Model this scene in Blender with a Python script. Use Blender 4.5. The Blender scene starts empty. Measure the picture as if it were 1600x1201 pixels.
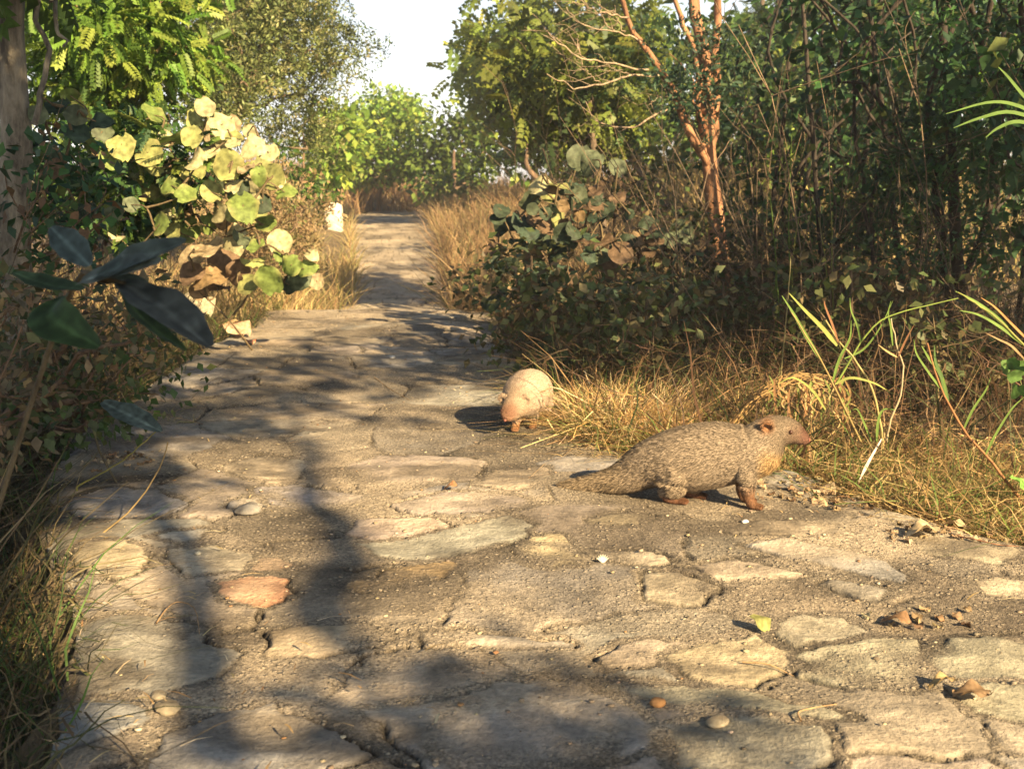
import bpy, math, random
import numpy as np
from mathutils import Vector, Matrix

# ------------------------------------------------------------------ camera, sky, sun
F, H = 1716.0, 0.75
TH = math.atan(295.0 / F)
scene = bpy.context.scene
cam_d = bpy.data.cameras.new('camera')
cam = bpy.data.objects.new('camera', cam_d)
scene.collection.objects.link(cam)
scene.camera = cam
cam.location = (0, 0, H)
cam.rotation_euler = (math.radians(90) - TH, 0, 0)
cam_d.sensor_width = 36.0
cam_d.lens = 36.0 * F / 1600.0
cam_d.clip_start = 0.02
cam_d.clip_end = 1000
cam_d.dof.use_dof = True
cam_d.dof.focus_distance = 2.6
cam_d.dof.aperture_fstop = 9.0

AZ, EL = math.radians(38), math.radians(28)      # towards the sun: right of and behind the camera
S = np.array([math.sin(AZ) * math.cos(EL), -math.cos(AZ) * math.cos(EL), math.sin(EL)])
world = bpy.data.worlds.new('World')
scene.world = world
world.use_nodes = True
wn = world.node_tree
bg = wn.nodes['Background']
sky = wn.nodes.new('ShaderNodeTexSky')
sky.sky_type = 'NISHITA'
sky.sun_disc = False
sky.sun_elevation = EL
sky.sun_rotation = math.atan2(S[0], S[1])
sky.dust_density = 1.2
_g = wn.nodes.new('ShaderNodeNewGeometry'); _sx = wn.nodes.new('ShaderNodeSeparateXYZ'); wn.links.new(_g.outputs['Incoming'], _sx.inputs[0])
_ab = wn.nodes.new('ShaderNodeMath'); _ab.operation = 'ABSOLUTE'; wn.links.new(_sx.outputs[2], _ab.inputs[0])
_mr = wn.nodes.new('ShaderNodeMapRange'); wn.links.new(_ab.outputs[0], _mr.inputs['Value'])
_mr.inputs['From Min'].default_value = 0; _mr.inputs['From Max'].default_value = .24; _mr.inputs['To Min'].default_value = .8; _mr.inputs['To Max'].default_value = 0
_mx = wn.nodes.new('ShaderNodeMix'); _mx.data_type = 'RGBA'; wn.links.new(_mr.outputs[0], _mx.inputs[0]); wn.links.new(sky.outputs[0], _mx.inputs[6]); _mx.inputs[7].default_value = (17, 17, 16.6, 1)
wn.links.new(_mx.outputs[2], bg.inputs[0])
bg.inputs[1].default_value = 0.044
sun_d = bpy.data.lights.new('sun', 'SUN')
sun_d.energy = 5.0
sun_d.angle = math.radians(0.55)
sun_d.color = (1.0, 0.73, 0.40)
sun = bpy.data.objects.new('sun', sun_d)
scene.collection.objects.link(sun)
sun.rotation_euler = Vector(S).to_track_quat('Z', 'Y').to_euler()
scene.view_settings.view_transform = 'Standard'
scene.view_settings.look = 'None'
scene.view_settings.exposure = 1.9
scene.view_settings.gamma = 1.0
scene.cycles.max_bounces = 6
scene.cycles.diffuse_bounces = 3
scene.cycles.transmission_bounces = 3
scene.cycles.transparent_max_bounces = 6

HAZE = 0.004
rng = np.random.default_rng(7)
random.seed(7)
U = rng.uniform

# ------------------------------------------------------------------ terrain profile and pixel helpers
_py = np.linspace(-10, 400, 8201)
_pz = np.interp(_py, [-10, 7.2, 8.2, 9.5, 11, 12.5, 15, 18.5, 22, 25, 40, 80, 400],
                [0, 0, -.12, -.38, -.46, -.42, -.22, .06, .28, .31, .6, 1.5, 4])
_k = np.ones(15) / 15
_pz = np.convolve(np.pad(_pz, 7, mode='edge'), _k, mode='valid')
def zprof(y): return np.interp(y, _py, _pz)

def ray(u, v):
    a = (u - 800.0) / F; b = (600.5 - v) / F
    c, s = math.cos(TH), math.sin(TH)
    return np.array([a, c + s * b, -s + c * b])
def G(u, v):
    """pixel of the photograph -> point on the path surface"""
    d = ray(u, v); t = 0.3
    while t < 40:
        p = d * t
        if p[2] + H < zprof(p[1]): break
        t += 0.01
    return np.array([d[0] * t, d[1] * t, zprof(d[1] * t)])
def P(u, v, y):
    """pixel of the photograph -> point at forward distance y"""
    d = ray(u, v); t = y / d[1]
    return np.array([d[0] * t, y, H + d[2] * t])

LE = np.array([G(*p)[:2] for p in [(93,1165),(112,1100),(118,980),(95,900),(80,860),(72,800),(76,740),(110,690),(180,640),(270,580),(325,540),(405,505),(462,484)]])
RE = np.array([G(*p)[:2] for p in [(1640,872),(1560,852),(1480,828),(1390,792),(1310,764),(1262,746),(1150,728),(1000,712),(930,690),(880,655),(852,620),(830,590),(800,545),(775,510),(762,484)]])
LE = np.vstack([[(-.50, .6), (-.53, 1.0)], LE, [(-1.7, 8), (-1.75, 9.5), (-1.85, 12), (-2.25, 15), (-2.8, 18.5), (-3.35, 22), (-3.6, 24), (-3.4, 27), (-1.6, 30)]])
RE = np.vstack([[(1.7, .6), (1.5, 1.6), (1.25, 2.1)], RE, [(-.2, 8), (-.35, 9.5), (-.62, 12), (-.82, 15), (-1.15, 18.5), (-1.55, 22), (-1.35, 24), (-.2, 27), (2, 30)]])
def xl(y): return np.interp(y, LE[:, 1], LE[:, 0])
def xr(y): return np.interp(y, RE[:, 1], RE[:, 0])

def hash2(i, j, s=0):
    n = (i.astype(np.int64) * 374761393 + j.astype(np.int64) * 668265263 + s * 1274126177) & 0xffffffff
    n = ((n ^ (n >> 13)) * 1274126177) & 0xffffffff
    n = (n ^ (n >> 16)) & 0xffffffff
    return n / 4294967295.0
def vnoise(x, y, s=0):
    xi = np.floor(x); yi = np.floor(y); fx = x - xi; fy = y - yi
    fx = fx * fx * (3 - 2 * fx); fy = fy * fy * (3 - 2 * fy)
    a = hash2(xi, yi, s); b = hash2(xi + 1, yi, s); c = hash2(xi, yi + 1, s); d = hash2(xi + 1, yi + 1, s)
    return (a * (1 - fx) + b * fx) * (1 - fy) + (c * (1 - fx) + d * fx) * fy - .5
def fbm(x, y, s=0, o=4):
    r = 0; a = 1.0
    for k in range(o):
        r = r + a * vnoise(x * 2 ** k + 17 * k, y * 2 ** k - 9 * k, s + k); a *= .5
    return r
def sstep(a, b, x):
    t = np.clip((x - a) / (b - a), 0, 1); return t * t * (3 - 2 * t)

def ground_z(x, y):
    x = np.asarray(x, float); y = np.asarray(y, float)
    dl = xl(y) - x; dr = x - xr(y)
    d = np.maximum(dl, dr)                         # distance outside the path
    z = zprof(y)
    near = sstep(9, 6, y)
    side = np.where(dl > dr, -.13 * sstep(0, .08, d), -.07 * sstep(0, .06, d)) * near
    bank = np.where(dl > dr, .30 * sstep(.5, 4, d), .22 * sstep(.3, 3, d)) * 1.0
    far = .25 * sstep(.0, 1.2, d) * sstep(9, 16, y)
    n = fbm(x * 1.3, y * 1.3, 3, 3) * .06 * sstep(0, .3, d)
    n = n + fbm(x * .12, y * .12, 8, 2) * .8 * sstep(3, 12, d)
    inside = sstep(.0, -.04, d) * -.06
    return z + side + bank + far + n + inside

# ------------------------------------------------------------------ mesh helpers
COL = scene.collection
def new_mesh(name, verts, quads, colors=None, tris=None, smooth=True, attrs=None):
    me = bpy.data.meshes.new(name)
    verts = np.asarray(verts, np.float32)
    nq = 0 if quads is None else len(quads); nt = 0 if tris is None else len(tris)
    me.vertices.add(len(verts)); me.vertices.foreach_set('co', verts.ravel())
    loops = []
    if nq: loops.append(np.asarray(quads, np.int32).ravel())
    if nt: loops.append(np.asarray(tris, np.int32).ravel())
    loops = np.concatenate(loops)
    me.loops.add(len(loops)); me.loops.foreach_set('vertex_index', loops)
    tot = np.concatenate([np.full(nq, 4, np.int32), np.full(nt, 3, np.int32)])
    st = np.concatenate([[0], np.cumsum(tot)[:-1]]).astype(np.int32)
    me.polygons.add(nq + nt)
    me.polygons.foreach_set('loop_start', st)
    me.polygons.foreach_set('loop_total', tot)
    me.polygons.foreach_set('use_smooth', np.full(nq + nt, smooth))
    if colors is not None:
        a = me.color_attributes.new('Col', 'FLOAT_COLOR', 'POINT')
        c = np.ones((len(verts), 4), np.float32); c[:, :3] = colors
        a.data.foreach_set('color', c.ravel())
    if attrs:
        for k, val in attrs.items():
            a = me.attributes.new(k, 'FLOAT', 'POINT'); a.data.foreach_set('value', np.asarray(val, np.float32))
    me.update(calc_edges=True)
    me.validate()
    return me
def link(name, me, mat, parent=None, loc=None):
    o = bpy.data.objects.new(name, me); COL.objects.link(o)
    if mat is not None: me.materials.append(mat)
    if parent is not None: o.parent = parent
    if loc is not None: o.location = loc
    return o
def tag(o, label, cat, group=None, kind=None):
    if label: o['label'] = label
    if cat: o['category'] = cat
    if group: o['group'] = group
    if kind: o['kind'] = kind
    return o
def thing(name, label, cat, loc=(0, 0, 0), group=None):
    o = bpy.data.objects.new(name, None); COL.objects.link(o); o.location = [float(c) for c in loc]
    o.empty_display_size = .1
    return tag(o, label, cat, group)

class MB:
    """collects quads with colours; positions in world space, written relative to an origin"""
    def __init__(s): s.v = []; s.q = []; s.c = []; s.n = 0
    def add(s, v, q, c):
        v = np.asarray(v, float).reshape(-1, 3); q = np.asarray(q, int).reshape(-1, 4)
        c = np.asarray(c, float)
        if c.ndim == 1: c = np.tile(c, (len(v), 1))
        s.v.append(v); s.q.append(q + s.n); s.c.append(c); s.n += len(v)
    def build(s, name, mat, parent=None, org=(0, 0, 0), smooth=True):
        me = new_mesh(name, np.vstack(s.v) - np.asarray(org), np.vstack(s.q), np.vstack(s.c), smooth=smooth)
        return link(name, me, mat, parent, None if parent is not None else [float(c) for c in org])

def build_each(mb, name, mat, parent, org):
    off = 0
    for v, q, c in zip(mb.v, mb.q, mb.c):
        link(name, new_mesh(name, v - np.asarray(org), q - off, c), mat, parent); off += len(v)
def norm(a): return a / np.maximum(np.linalg.norm(a, axis=-1, keepdims=True), 1e-9)
def tube(mb, pts, rad, col, k=5, cap=True):
    pts = np.asarray(pts, float); n = len(pts)
    rad = np.broadcast_to(np.asarray(rad, float), (n,))
    t = norm(np.gradient(pts, axis=0))
    ref = np.array([0.31, 0.17, 0.93]) if abs(t[0][2]) < .8 else np.array([.9, .3, .1])
    a = norm(np.cross(t, ref)); b = np.cross(t, a)
    ang = np.arange(k) / k * 2 * math.pi
    ring = pts[:, None, :] + rad[:, None, None] * (np.cos(ang)[None, :, None] * a[:, None, :] + np.sin(ang)[None, :, None] * b[:, None, :])
    v = ring.reshape(-1, 3)
    i = np.arange(n - 1)[:, None] * k; j = np.arange(k)[None, :]; j2 = (j + 1) % k
    q = np.stack([i + j, i + j2, i + k + j2, i + k + j], -1).reshape(-1, 4)
    c = np.asarray(col, float)
    if c.ndim == 2: c = np.repeat(c, k, axis=0)
    mb.add(v, q, c)
def smooth_path(pts, n=12):
    pts = np.asarray(pts, float); m = len(pts)
    if m < 3:
        t = np.linspace(0, 1, n)[:, None]; return pts[0] * (1 - t) + pts[-1] * t
    p = np.vstack([2 * pts[0] - pts[1], pts, 2 * pts[-1] - pts[-2]])
    out = []
    for s_ in np.linspace(0, m - 1 - 1e-6, n):
        i = int(s_); t = s_ - i; a, b, c, d = p[i:i + 4]
        out.append(.5 * (2 * b + (c - a) * t + (2 * a - 5 * b + 4 * c - d) * t * t + (3 * b - a - 3 * c + d) * t ** 3))
    return np.array(out)
def ribbon(mb, pts, w, col, up=(0, -1, .4), fold=.25):
    """a leaf blade following pts, w = half widths, with a folded mid rib"""
    pts = np.asarray(pts, float); n = len(pts); w = np.broadcast_to(np.asarray(w, float), (n,))
    t = norm(np.gradient(pts, axis=0)); side = norm(np.cross(t, np.asarray(up, float))); nn = np.cross(side, t)
    v = np.stack([pts - side * w[:, None], pts - nn * (w * fold)[:, None], pts + side * w[:, None]], 1).reshape(-1, 3)
    i = np.arange(n - 1)[:, None] * 3
    q = np.concatenate([np.hstack([i, i + 1, i + 4, i + 3]), np.hstack([i + 1, i + 2, i + 5, i + 4])])
    c = np.asarray(col, float)
    if c.ndim == 2: c = np.repeat(c, 3, axis=0)
    mb.add(v, q, c)

def pick(pal, n, jit=.2):
    cols = np.array([p[:3] for p in pal]); w = np.array([p[3] if len(p) > 3 else 1 for p in pal], float)
    c = cols[rng.choice(len(cols), n, p=w / w.sum())]
    return c * U(1 - jit, 1 + jit, (n, 1)) * U(1 - jit * .3, 1 + jit * .3, (n, 3))

# leaf templates: (verts, quads, weight per leaflet), y is the growing direction
def t_diamond(w=.32):
    return np.array([(0, 0, 0), (w, .42, .06), (0, 1, -.08), (-w, .42, .06)]), np.array([(0, 1, 2, 3)])
def t_pinnate(pairs=7, lw=.09, ll=.30, droop=.25):
    v = []; q = []
    def leaf(b, d, L, w, dz):
        b = np.array(b, float); d = norm(np.array(d, float)); s = np.array([d[1], -d[0], 0])
        n = len(v)
        v.extend([b, b + d * L * .45 + s * w + (0, 0, .02), b + d * L + (0, 0, dz), b + d * L * .45 - s * w + (0, 0, .02)])
        q.append((n, n + 1, n + 2, n + 3))
    for i in range(pairs):
        y = .12 + .8 * i / (pairs - 1); z = -droop * y * y
        for sx in (-1, 1):
            leaf((0, y, z), (sx, .55, 0), ll * (1 - .35 * abs(y - .45)), lw, -.10)
    leaf((0, .93, -droop * .9), (0, 1, 0), ll * .8, lw, -.06)
    n = len(v)
    v.extend([(-.006, 0, 0), (.006, 0, 0), (.004, .95, -droop * .9), (-.004, .95, -droop * .9)]); q.append((n, n + 1, n + 2, n + 3))
    return np.array(v, float), np.array(q)
def t_tuft(k=9):
    v = []; q = []; r = random.Random(3)
    for i in range(k):
        d = norm(np.array([r.uniform(-1, 1), r.uniform(-.2, 1.2), r.uniform(-.8, .8)])); b = np.array([r.uniform(-.35, .35), r.uniform(0, .8), r.uniform(-.3, .3)])
        s = norm(np.cross(d, (r.uniform(-1, 1), r.uniform(-1, 1), 1))); L = r.uniform(.25, .42); n = len(v)
        v.extend([b, b + d * L * .5 + s * .07, b + d * L, b + d * L * .5 - s * .07]); q.append((n, n + 1, n + 2, n + 3))
    return np.array(v), np.array(q)
def t_broad(curl=.25, wave=.06, seed=1):
    """rounded leaf, 7 x 5 grid, with a notch at the base and a waving rim"""
    r = np.random.default_rng(seed); ny, nx = 8, 7; v = []
    for j in range(ny):
        y = j / (ny - 1); w = .52 * math.sin(math.pi * min(1, y * .93 + .05)) ** .62
        for i in range(nx):
            x = (i / (nx - 1) * 2 - 1)
            z = -curl * (y - .2) ** 2 + .16 * (abs(x)) ** 1.3 * w + wave * math.sin(9 * y + 4 * x) * abs(x)
            v.append((x * w, y - .10 * (1 - y) * x * x * (1 if j < 2 else 0), z))
    q = [(j * nx + i, j * nx + i + 1, (j + 1) * nx + i + 1, (j + 1) * nx + i) for j in range(ny - 1) for i in range(nx - 1)]
    return np.array(v), np.array(q)
T_DIA = t_diamond(); T_PIN = t_pinnate(); T_PIN2 = t_pinnate(5, .13, .38, .4); T_TUFT = t_tuft(); T_FINE = t_pinnate(9, .035, .20, .15)
T_BROAD = [t_broad(.2, .05), t_broad(.5, .10), t_broad(-.25, .09), t_broad(.9, .12)]

def scatter(mb, T, org, dirs, ups, scale, cols):
    v, q = T; N = len(org); V = len(v)
    d = norm(dirs); x = norm(np.cross(d, ups)); n = np.cross(x, d)
    s = np.broadcast_to(np.asarray(scale, float), (N,))[:, None, None]
    W = org[:, None, :] + s * (v[None, :, 0:1] * x[:, None, :] + v[None, :, 1:2] * d[:, None, :] + v[None, :, 2:3] * n[:, None, :])
    Q = q[None] + (np.arange(N) * V)[:, None, None]
    C = np.repeat(cols, V, axis=0) * U(.85, 1.15, (N * V // 4 + 1, 1)).repeat(4, 0)[:N * V]
    mb.add(W.reshape(-1, 3), Q.reshape(-1, 4), C)
def ball(n, r=1.0):
    d = norm(rng.normal(size=(n, 3))); return d * (U(0, 1, (n, 1)) ** (1 / 2.2)) * r
def leaf_clumps(mb, cl, rad, per, T, size, pal, droop=.3, jit=.25, flat=1.0, updir=None):
    cl = np.asarray(cl); K = len(cl); N = K * per
    off = ball(N) * np.repeat(np.broadcast_to(rad, (K,)), per)[:, None] * np.array([1, 1, flat])
    org = np.repeat(cl, per, 0) + off
    dirs = norm(off) * .8 + rng.normal(size=(N, 3)) * .6 + np.array([0, 0, -droop])
    ups = rng.normal(size=(N, 3)) * .55 + np.array([0, 0, 1.])
    if updir is not None: ups = ups + np.asarray(updir)
    cols = pick(pal, N, jit) * np.repeat(U(.75, 1.25, (K, 1)), per, 0)
    scatter(mb, T, org, dirs, ups, U(.7, 1.25, N) * size, cols)

def skeleton(mb, trunk_pts, trunk_r, clumps, bark, rtip=.004, wob=.12, k=5, maxr=None):
    """trunk polyline plus limbs reaching every clump, thicker towards the trunk"""
    nodes = [np.array(p) for p in smooth_path(trunk_pts, 14)]; par = [-1] + list(range(13)); paths = []; nt = 14
    order = np.argsort(np.linalg.norm(np.asarray(clumps) - nodes[7], axis=1))
    for ci in order:
        c = np.asarray(clumps[ci]); A = np.array(nodes)
        dd = np.linalg.norm(A - c, axis=1) + np.maximum(0, A[:, 2] - c[2] + .15) * 1.2
        dd[:3] += 1
        i = int(np.argmin(dd)); a = A[i]; L = np.linalg.norm(c - a)
        m = max(3, int(L / .22)); t = np.linspace(0, 1, m + 1)[1:, None]
        bow = rng.normal(size=3) * wob * L; bow[2] += .12 * L
        w = rng.normal(size=(m, 3)) * .02 * L
        pts = a * (1 - t) + c * t + bow * (4 * t * (1 - t)) * .5 + w
        prev = i; idx = [i]
        for p in pts: nodes.append(p); par.append(prev); prev = len(nodes) - 1; idx.append(prev)
        paths.append(idx)
    cnt = np.zeros(len(nodes))
    for idx in paths: cnt[idx[-1]] += 1
    for i in range(len(nodes) - 1, 0, -1): cnt[par[i]] += cnt[i]
    R = rtip * np.maximum(cnt, 1) ** .55
    if maxr: R = np.minimum(R, maxr)
    nodes = np.array(nodes)
    tr = np.linspace(trunk_r, trunk_r * .45, nt)
    def barkc(n): return np.array(bark) * U(.8, 1.2, (n, 1))
    tube(mb, nodes[:nt] + rng.normal(size=(nt, 3)) * trunk_r * .12, tr, barkc(nt), k=max(k, 9))
    for idx in paths:
        r = R[idx]; r[0] = min(r[0], r[1] * 1.15) if idx[0] >= nt else min(r[1] * 1.3, trunk_r * .8)
        tube(mb, nodes[idx], r, barkc(len(idx)), k=k)
    return nodes

# ------------------------------------------------------------------ materials
def mat_new(name):
    m = bpy.data.materials.new(name); m.use_nodes = True; nt = m.node_tree
    return m, nt, nt.nodes, nt.links, nt.nodes['Principled BSDF']
def N_(nt, t, **kw):
    n = nt.nodes.new(t)
    for k, v in kw.items():
        if k.startswith('i_'): n.inputs[k[2:].replace('_', ' ')].default_value = v
        else: setattr(n, k, v)
    return n
def leaf_mat(name, rough=.55, trans=.35, spec=.4, spots=0.25, nscale=60):
    m, nt, ns, ln, b = mat_new(name)
    a = N_(nt, 'ShaderNodeAttribute', attribute_name='Col')
    tc = N_(nt, 'ShaderNodeTexCoord')
    no = N_(nt, 'ShaderNodeTexNoise', i_Scale=nscale, i_Detail=3.0)
    ln.new(tc.outputs['Object'], no.inputs['Vector'])
    mr = N_(nt, 'ShaderNodeMapRange'); mr.inputs['From Min'].default_value = .3; mr.inputs['From Max'].default_value = .7
    mr.inputs['To Min'].default_value = 1 - spots; mr.inputs['To Max'].default_value = 1 + spots
    ln.new(no.outputs[0], mr.inputs['Value'])
    mx = N_(nt, 'ShaderNodeVectorMath', operation='SCALE')
    ln.new(a.outputs['Color'], mx.inputs[0]); ln.new(mr.outputs[0], mx.inputs['Scale'])
    ln.new(mx.outputs[0], b.inputs['Base Color'])
    b.inputs['Roughness'].default_value = rough
    b.inputs['Specular IOR Level'].default_value = spec
    if trans > 0:
        tr = N_(nt, 'ShaderNodeBsdfTranslucent'); mixs = N_(nt, 'ShaderNodeMixShader'); mixs.inputs[0].default_value = trans
        ln.new(mx.outputs[0], tr.inputs['Color']); ln.new(b.outputs[0], mixs.inputs[1]); ln.new(tr.outputs[0], mixs.inputs[2])
        ln.new(mixs.outputs[0], ns['Material Output'].inputs['Surface'])
    return m
M_LEAF = leaf_mat('foliage_leaf')
M_BROAD = leaf_mat('broad_leaf', .62, .3, .25, .4, 45)
M_GRASS = leaf_mat('grass_blade', .65, .3, .25, .2, 30)
M_FUR = leaf_mat('fur_hair', .75, .15, .15, .0, 30)
M_LITTER = leaf_mat('dry_leaf', .8, .15, .15, .35, 60)
def bark_mat(name, scale=30, light=(1.6, 1.5, 1.35), amt=.5):
    m, nt, ns, ln, b = mat_new(name)
    a = N_(nt, 'ShaderNodeAttribute', attribute_name='Col')
    tc = N_(nt, 'ShaderNodeTexCoord'); mp = N_(nt, 'ShaderNodeMapping'); mp.inputs['Scale'].default_value = (1, 1, .35)
    ln.new(tc.outputs['Object'], mp.inputs[0])
    no = N_(nt, 'ShaderNodeTexNoise', i_Scale=scale, i_Detail=6.0, i_Roughness=.7); ln.new(mp.outputs[0], no.inputs['Vector'])
    vo = N_(nt, 'ShaderNodeTexVoronoi', i_Scale=scale * 1.2); ln.new(mp.outputs[0], vo.inputs['Vector'])
    cr = N_(nt, 'ShaderNodeValToRGB'); cr.color_ramp.elements[0].position = .35; cr.color_ramp.elements[1].position = .68
    cr.color_ramp.elements[0].color = (.45, .42, .4, 1); cr.color_ramp.elements[1].color = light + (1,)
    ln.new(no.outputs[0], cr.inputs[0])
    mx = N_(nt, 'ShaderNodeVectorMath', operation='MULTIPLY'); ln.new(a.outputs['Color'], mx.inputs[0]); ln.new(cr.outputs[0], mx.inputs[1])
    ln.new(mx.outputs[0], b.inputs['Base Color']); b.inputs['Roughness'].default_value = .9
    ad = N_(nt, 'ShaderNodeMath', operation='ADD'); ln.new(no.outputs[0], ad.inputs[0]); ln.new(vo.outputs[0], ad.inputs[1])
    bp = N_(nt, 'ShaderNodeBump'); bp.inputs['Strength'].default_value = amt; bp.inputs['Distance'].default_value = .02
    ln.new(ad.outputs[0], bp.inputs['Height']); ln.new(bp.outputs[0], b.inputs['Normal'])
    return m
M_BARK = bark_mat('bark')
M_PEEL = bark_mat('peeling_bark', 11, (1.55, 1.45, 1.3), .9)
M_LICHEN = bark_mat('lichen_bark', 16, (2.6, 2.6, 2.5), .8)
M_TWIG = bark_mat('twig_bark', 60, (1.3, 1.25, 1.2), .2)

def path_mat():
    m, nt, ns, ln, b = mat_new('path_stone_and_mortar')
    a = N_(nt, 'ShaderNodeAttribute', attribute_name='Col'); st = N_(nt, 'ShaderNodeAttribute', attribute_name='stone')
    tc = N_(nt, 'ShaderNodeTexCoord')
    def noise(sc, de=5.0, ro=.6, vec=None):
        n = N_(nt, 'ShaderNodeTexNoise', i_Scale=sc, i_Detail=de, i_Roughness=ro)
        ln.new(vec or tc.outputs['Object'], n.inputs['Vector']); return n
    def mrange(src, a0, a1, b0, b1):
        n = N_(nt, 'ShaderNodeMapRange'); n.inputs['From Min'].default_value = a0; n.inputs['From Max'].default_value = a1
        n.inputs['To Min'].default_value = b0; n.inputs['To Max'].default_value = b1; ln.new(src, n.inputs['Value']); return n
    n1 = noise(14); n2 = noise(95, 4, .7); n3 = noise(320, 2, .6)
    # stone: broad stains, fine grain
    f1 = mrange(n1.outputs[0], .3, .7, .62, 1.4); f2 = mrange(n2.outputs[0], .3, .7, .72, 1.28)
    fs = N_(nt, 'ShaderNodeMath', operation='MULTIPLY'); ln.new(f1.outputs[0], fs.inputs[0]); ln.new(f2.outputs[0], fs.inputs[1])
    sc = N_(nt, 'ShaderNodeVectorMath', operation='SCALE'); ln.new(a.outputs['Color'], sc.inputs[0]); ln.new(fs.outputs[0], sc.inputs['Scale'])
    # mortar with grit of two sizes
    vo = N_(nt, 'ShaderNodeTexVoronoi', i_Scale=95.0); ln.new(tc.outputs['Object'], vo.inputs['Vector'])
    vo2 = N_(nt, 'ShaderNodeTexVoronoi', i_Scale=240.0); ln.new(tc.outputs['Object'], vo2.inputs['Vector'])
    sep = N_(nt, 'ShaderNodeSeparateColor'); ln.new(vo.outputs['Color'], sep.inputs[0])
    sel = mrange(sep.outputs[0], .72, .80, 0, 1)
    din = mrange(vo.outputs['Distance'], .25, .45, 1, 0)
    peb = N_(nt, 'ShaderNodeMath', operation='MULTIPLY'); ln.new(sel.outputs[0], peb.inputs[0]); ln.new(din.outputs[0], peb.inputs[1])
    sep2 = N_(nt, 'ShaderNodeSeparateColor'); ln.new(vo2.outputs['Color'], sep2.inputs[0])
    f3 = mrange(sep2.outputs[1], 0, 1, .55, 1.5); f4 = mrange(n2.outputs[0], .3, .7, .6, 1.4)
    fm = N_(nt, 'ShaderNodeMath', operation='MULTIPLY'); ln.new(f3.outputs[0], fm.inputs[0]); ln.new(f4.outputs[0], fm.inputs[1])
    mo = N_(nt, 'ShaderNodeVectorMath', operation='SCALE'); ln.new(a.outputs['Color'], mo.inputs[0]); ln.new(fm.outputs[0], mo.inputs['Scale'])
    pm = N_(nt, 'ShaderNodeMix', data_type='RGBA'); ln.new(peb.outputs[0], pm.inputs[0]); ln.new(mo.outputs[0], pm.inputs[6]); pm.inputs[7].default_value = (.42, .36, .27, 1)
    fin = N_(nt, 'ShaderNodeMix', data_type='RGBA'); ln.new(st.outputs['Fac'], fin.inputs[0]); ln.new(pm.outputs[2], fin.inputs[6]); ln.new(sc.outputs[0], fin.inputs[7])
    ln.new(fin.outputs[2], b.inputs['Base Color'])
    b.inputs['Roughness'].default_value = .78; b.inputs['Specular IOR Level'].default_value = .35
    # relief
    hs = N_(nt, 'ShaderNodeMath', operation='MULTIPLY_ADD'); ln.new(n2.outputs[0], hs.inputs[0]); hs.inputs[1].default_value = .8; ln.new(n1.outputs[0], hs.inputs[2])
    hm0 = N_(nt, 'ShaderNodeMath', operation='MULTIPLY_ADD'); ln.new(n3.outputs[0], hm0.inputs[0]); hm0.inputs[1].default_value = 1.0; ln.new(n2.outputs[0], hm0.inputs[2])
    hm = N_(nt, 'ShaderNodeMath', operation='MULTIPLY_ADD'); ln.new(peb.outputs[0], hm.inputs[0]); hm.inputs[1].default_value = 1.6; ln.new(hm0.outputs[0], hm.inputs[2])
    hm2 = N_(nt, 'ShaderNodeMath', operation='MULTIPLY'); ln.new(hm.outputs[0], hm2.inputs[0]); hm2.inputs[1].default_value = 1.0
    hx = N_(nt, 'ShaderNodeMix', data_type='FLOAT'); ln.new(st.outputs['Fac'], hx.inputs[0]); ln.new(hm2.outputs[0], hx.inputs[2]); ln.new(hs.outputs[0], hx.inputs[3])
    bp = N_(nt, 'ShaderNodeBump'); bp.inputs['Strength'].default_value = 1.0; bp.inputs['Distance'].default_value = .006
    ln.new(hx.outputs[0], bp.inputs['Height']); ln.new(bp.outputs[0], b.inputs['Normal'])
    return m
M_PATH = path_mat()

def soil_mat():
    m, nt, ns, ln, b = mat_new('leaf_strewn_soil')
    tc = N_(nt, 'ShaderNodeTexCoord')
    n1 = N_(nt, 'ShaderNodeTexNoise', i_Scale=3.0, i_Detail=8.0, i_Roughness=.7); ln.new(tc.outputs['Object'], n1.inputs['Vector'])
    n2 = N_(nt, 'ShaderNodeTexNoise', i_Scale=40.0, i_Detail=5.0); ln.new(tc.outputs['Object'], n2.inputs['Vector'])
    cr = N_(nt, 'ShaderNodeValToRGB'); cr.color_ramp.elements[0].position = .35; cr.color_ramp.elements[1].position = .7
    cr.color_ramp.elements[0].color = (.055, .042, .028, 1); cr.color_ramp.elements[1].color = (.20, .15, .085, 1)
    ad = N_(nt, 'ShaderNodeMath', operation='MULTIPLY_ADD'); ln.new(n2.outputs[0], ad.inputs[0]); ad.inputs[1].default_value = .5; 
    su = N_(nt, 'ShaderNodeMath', operation='SUBTRACT'); ln.new(n1.outputs[0], su.inputs[0]); su.inputs[1].default_value = .22; ln.new(su.outputs[0], ad.inputs[2])
    ln.new(ad.outputs[0], cr.inputs[0]); ln.new(cr.outputs[0], b.inputs['Base Color']); b.inputs['Roughness'].default_value = .95
    bp = N_(nt, 'ShaderNodeBump'); bp.inputs['Strength'].default_value = .7; bp.inputs['Distance'].default_value = .03
    ln.new(n2.outputs[0], bp.inputs['Height']); ln.new(bp.outputs[0], b.inputs['Normal'])
    return m
M_SOIL = soil_mat()
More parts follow.
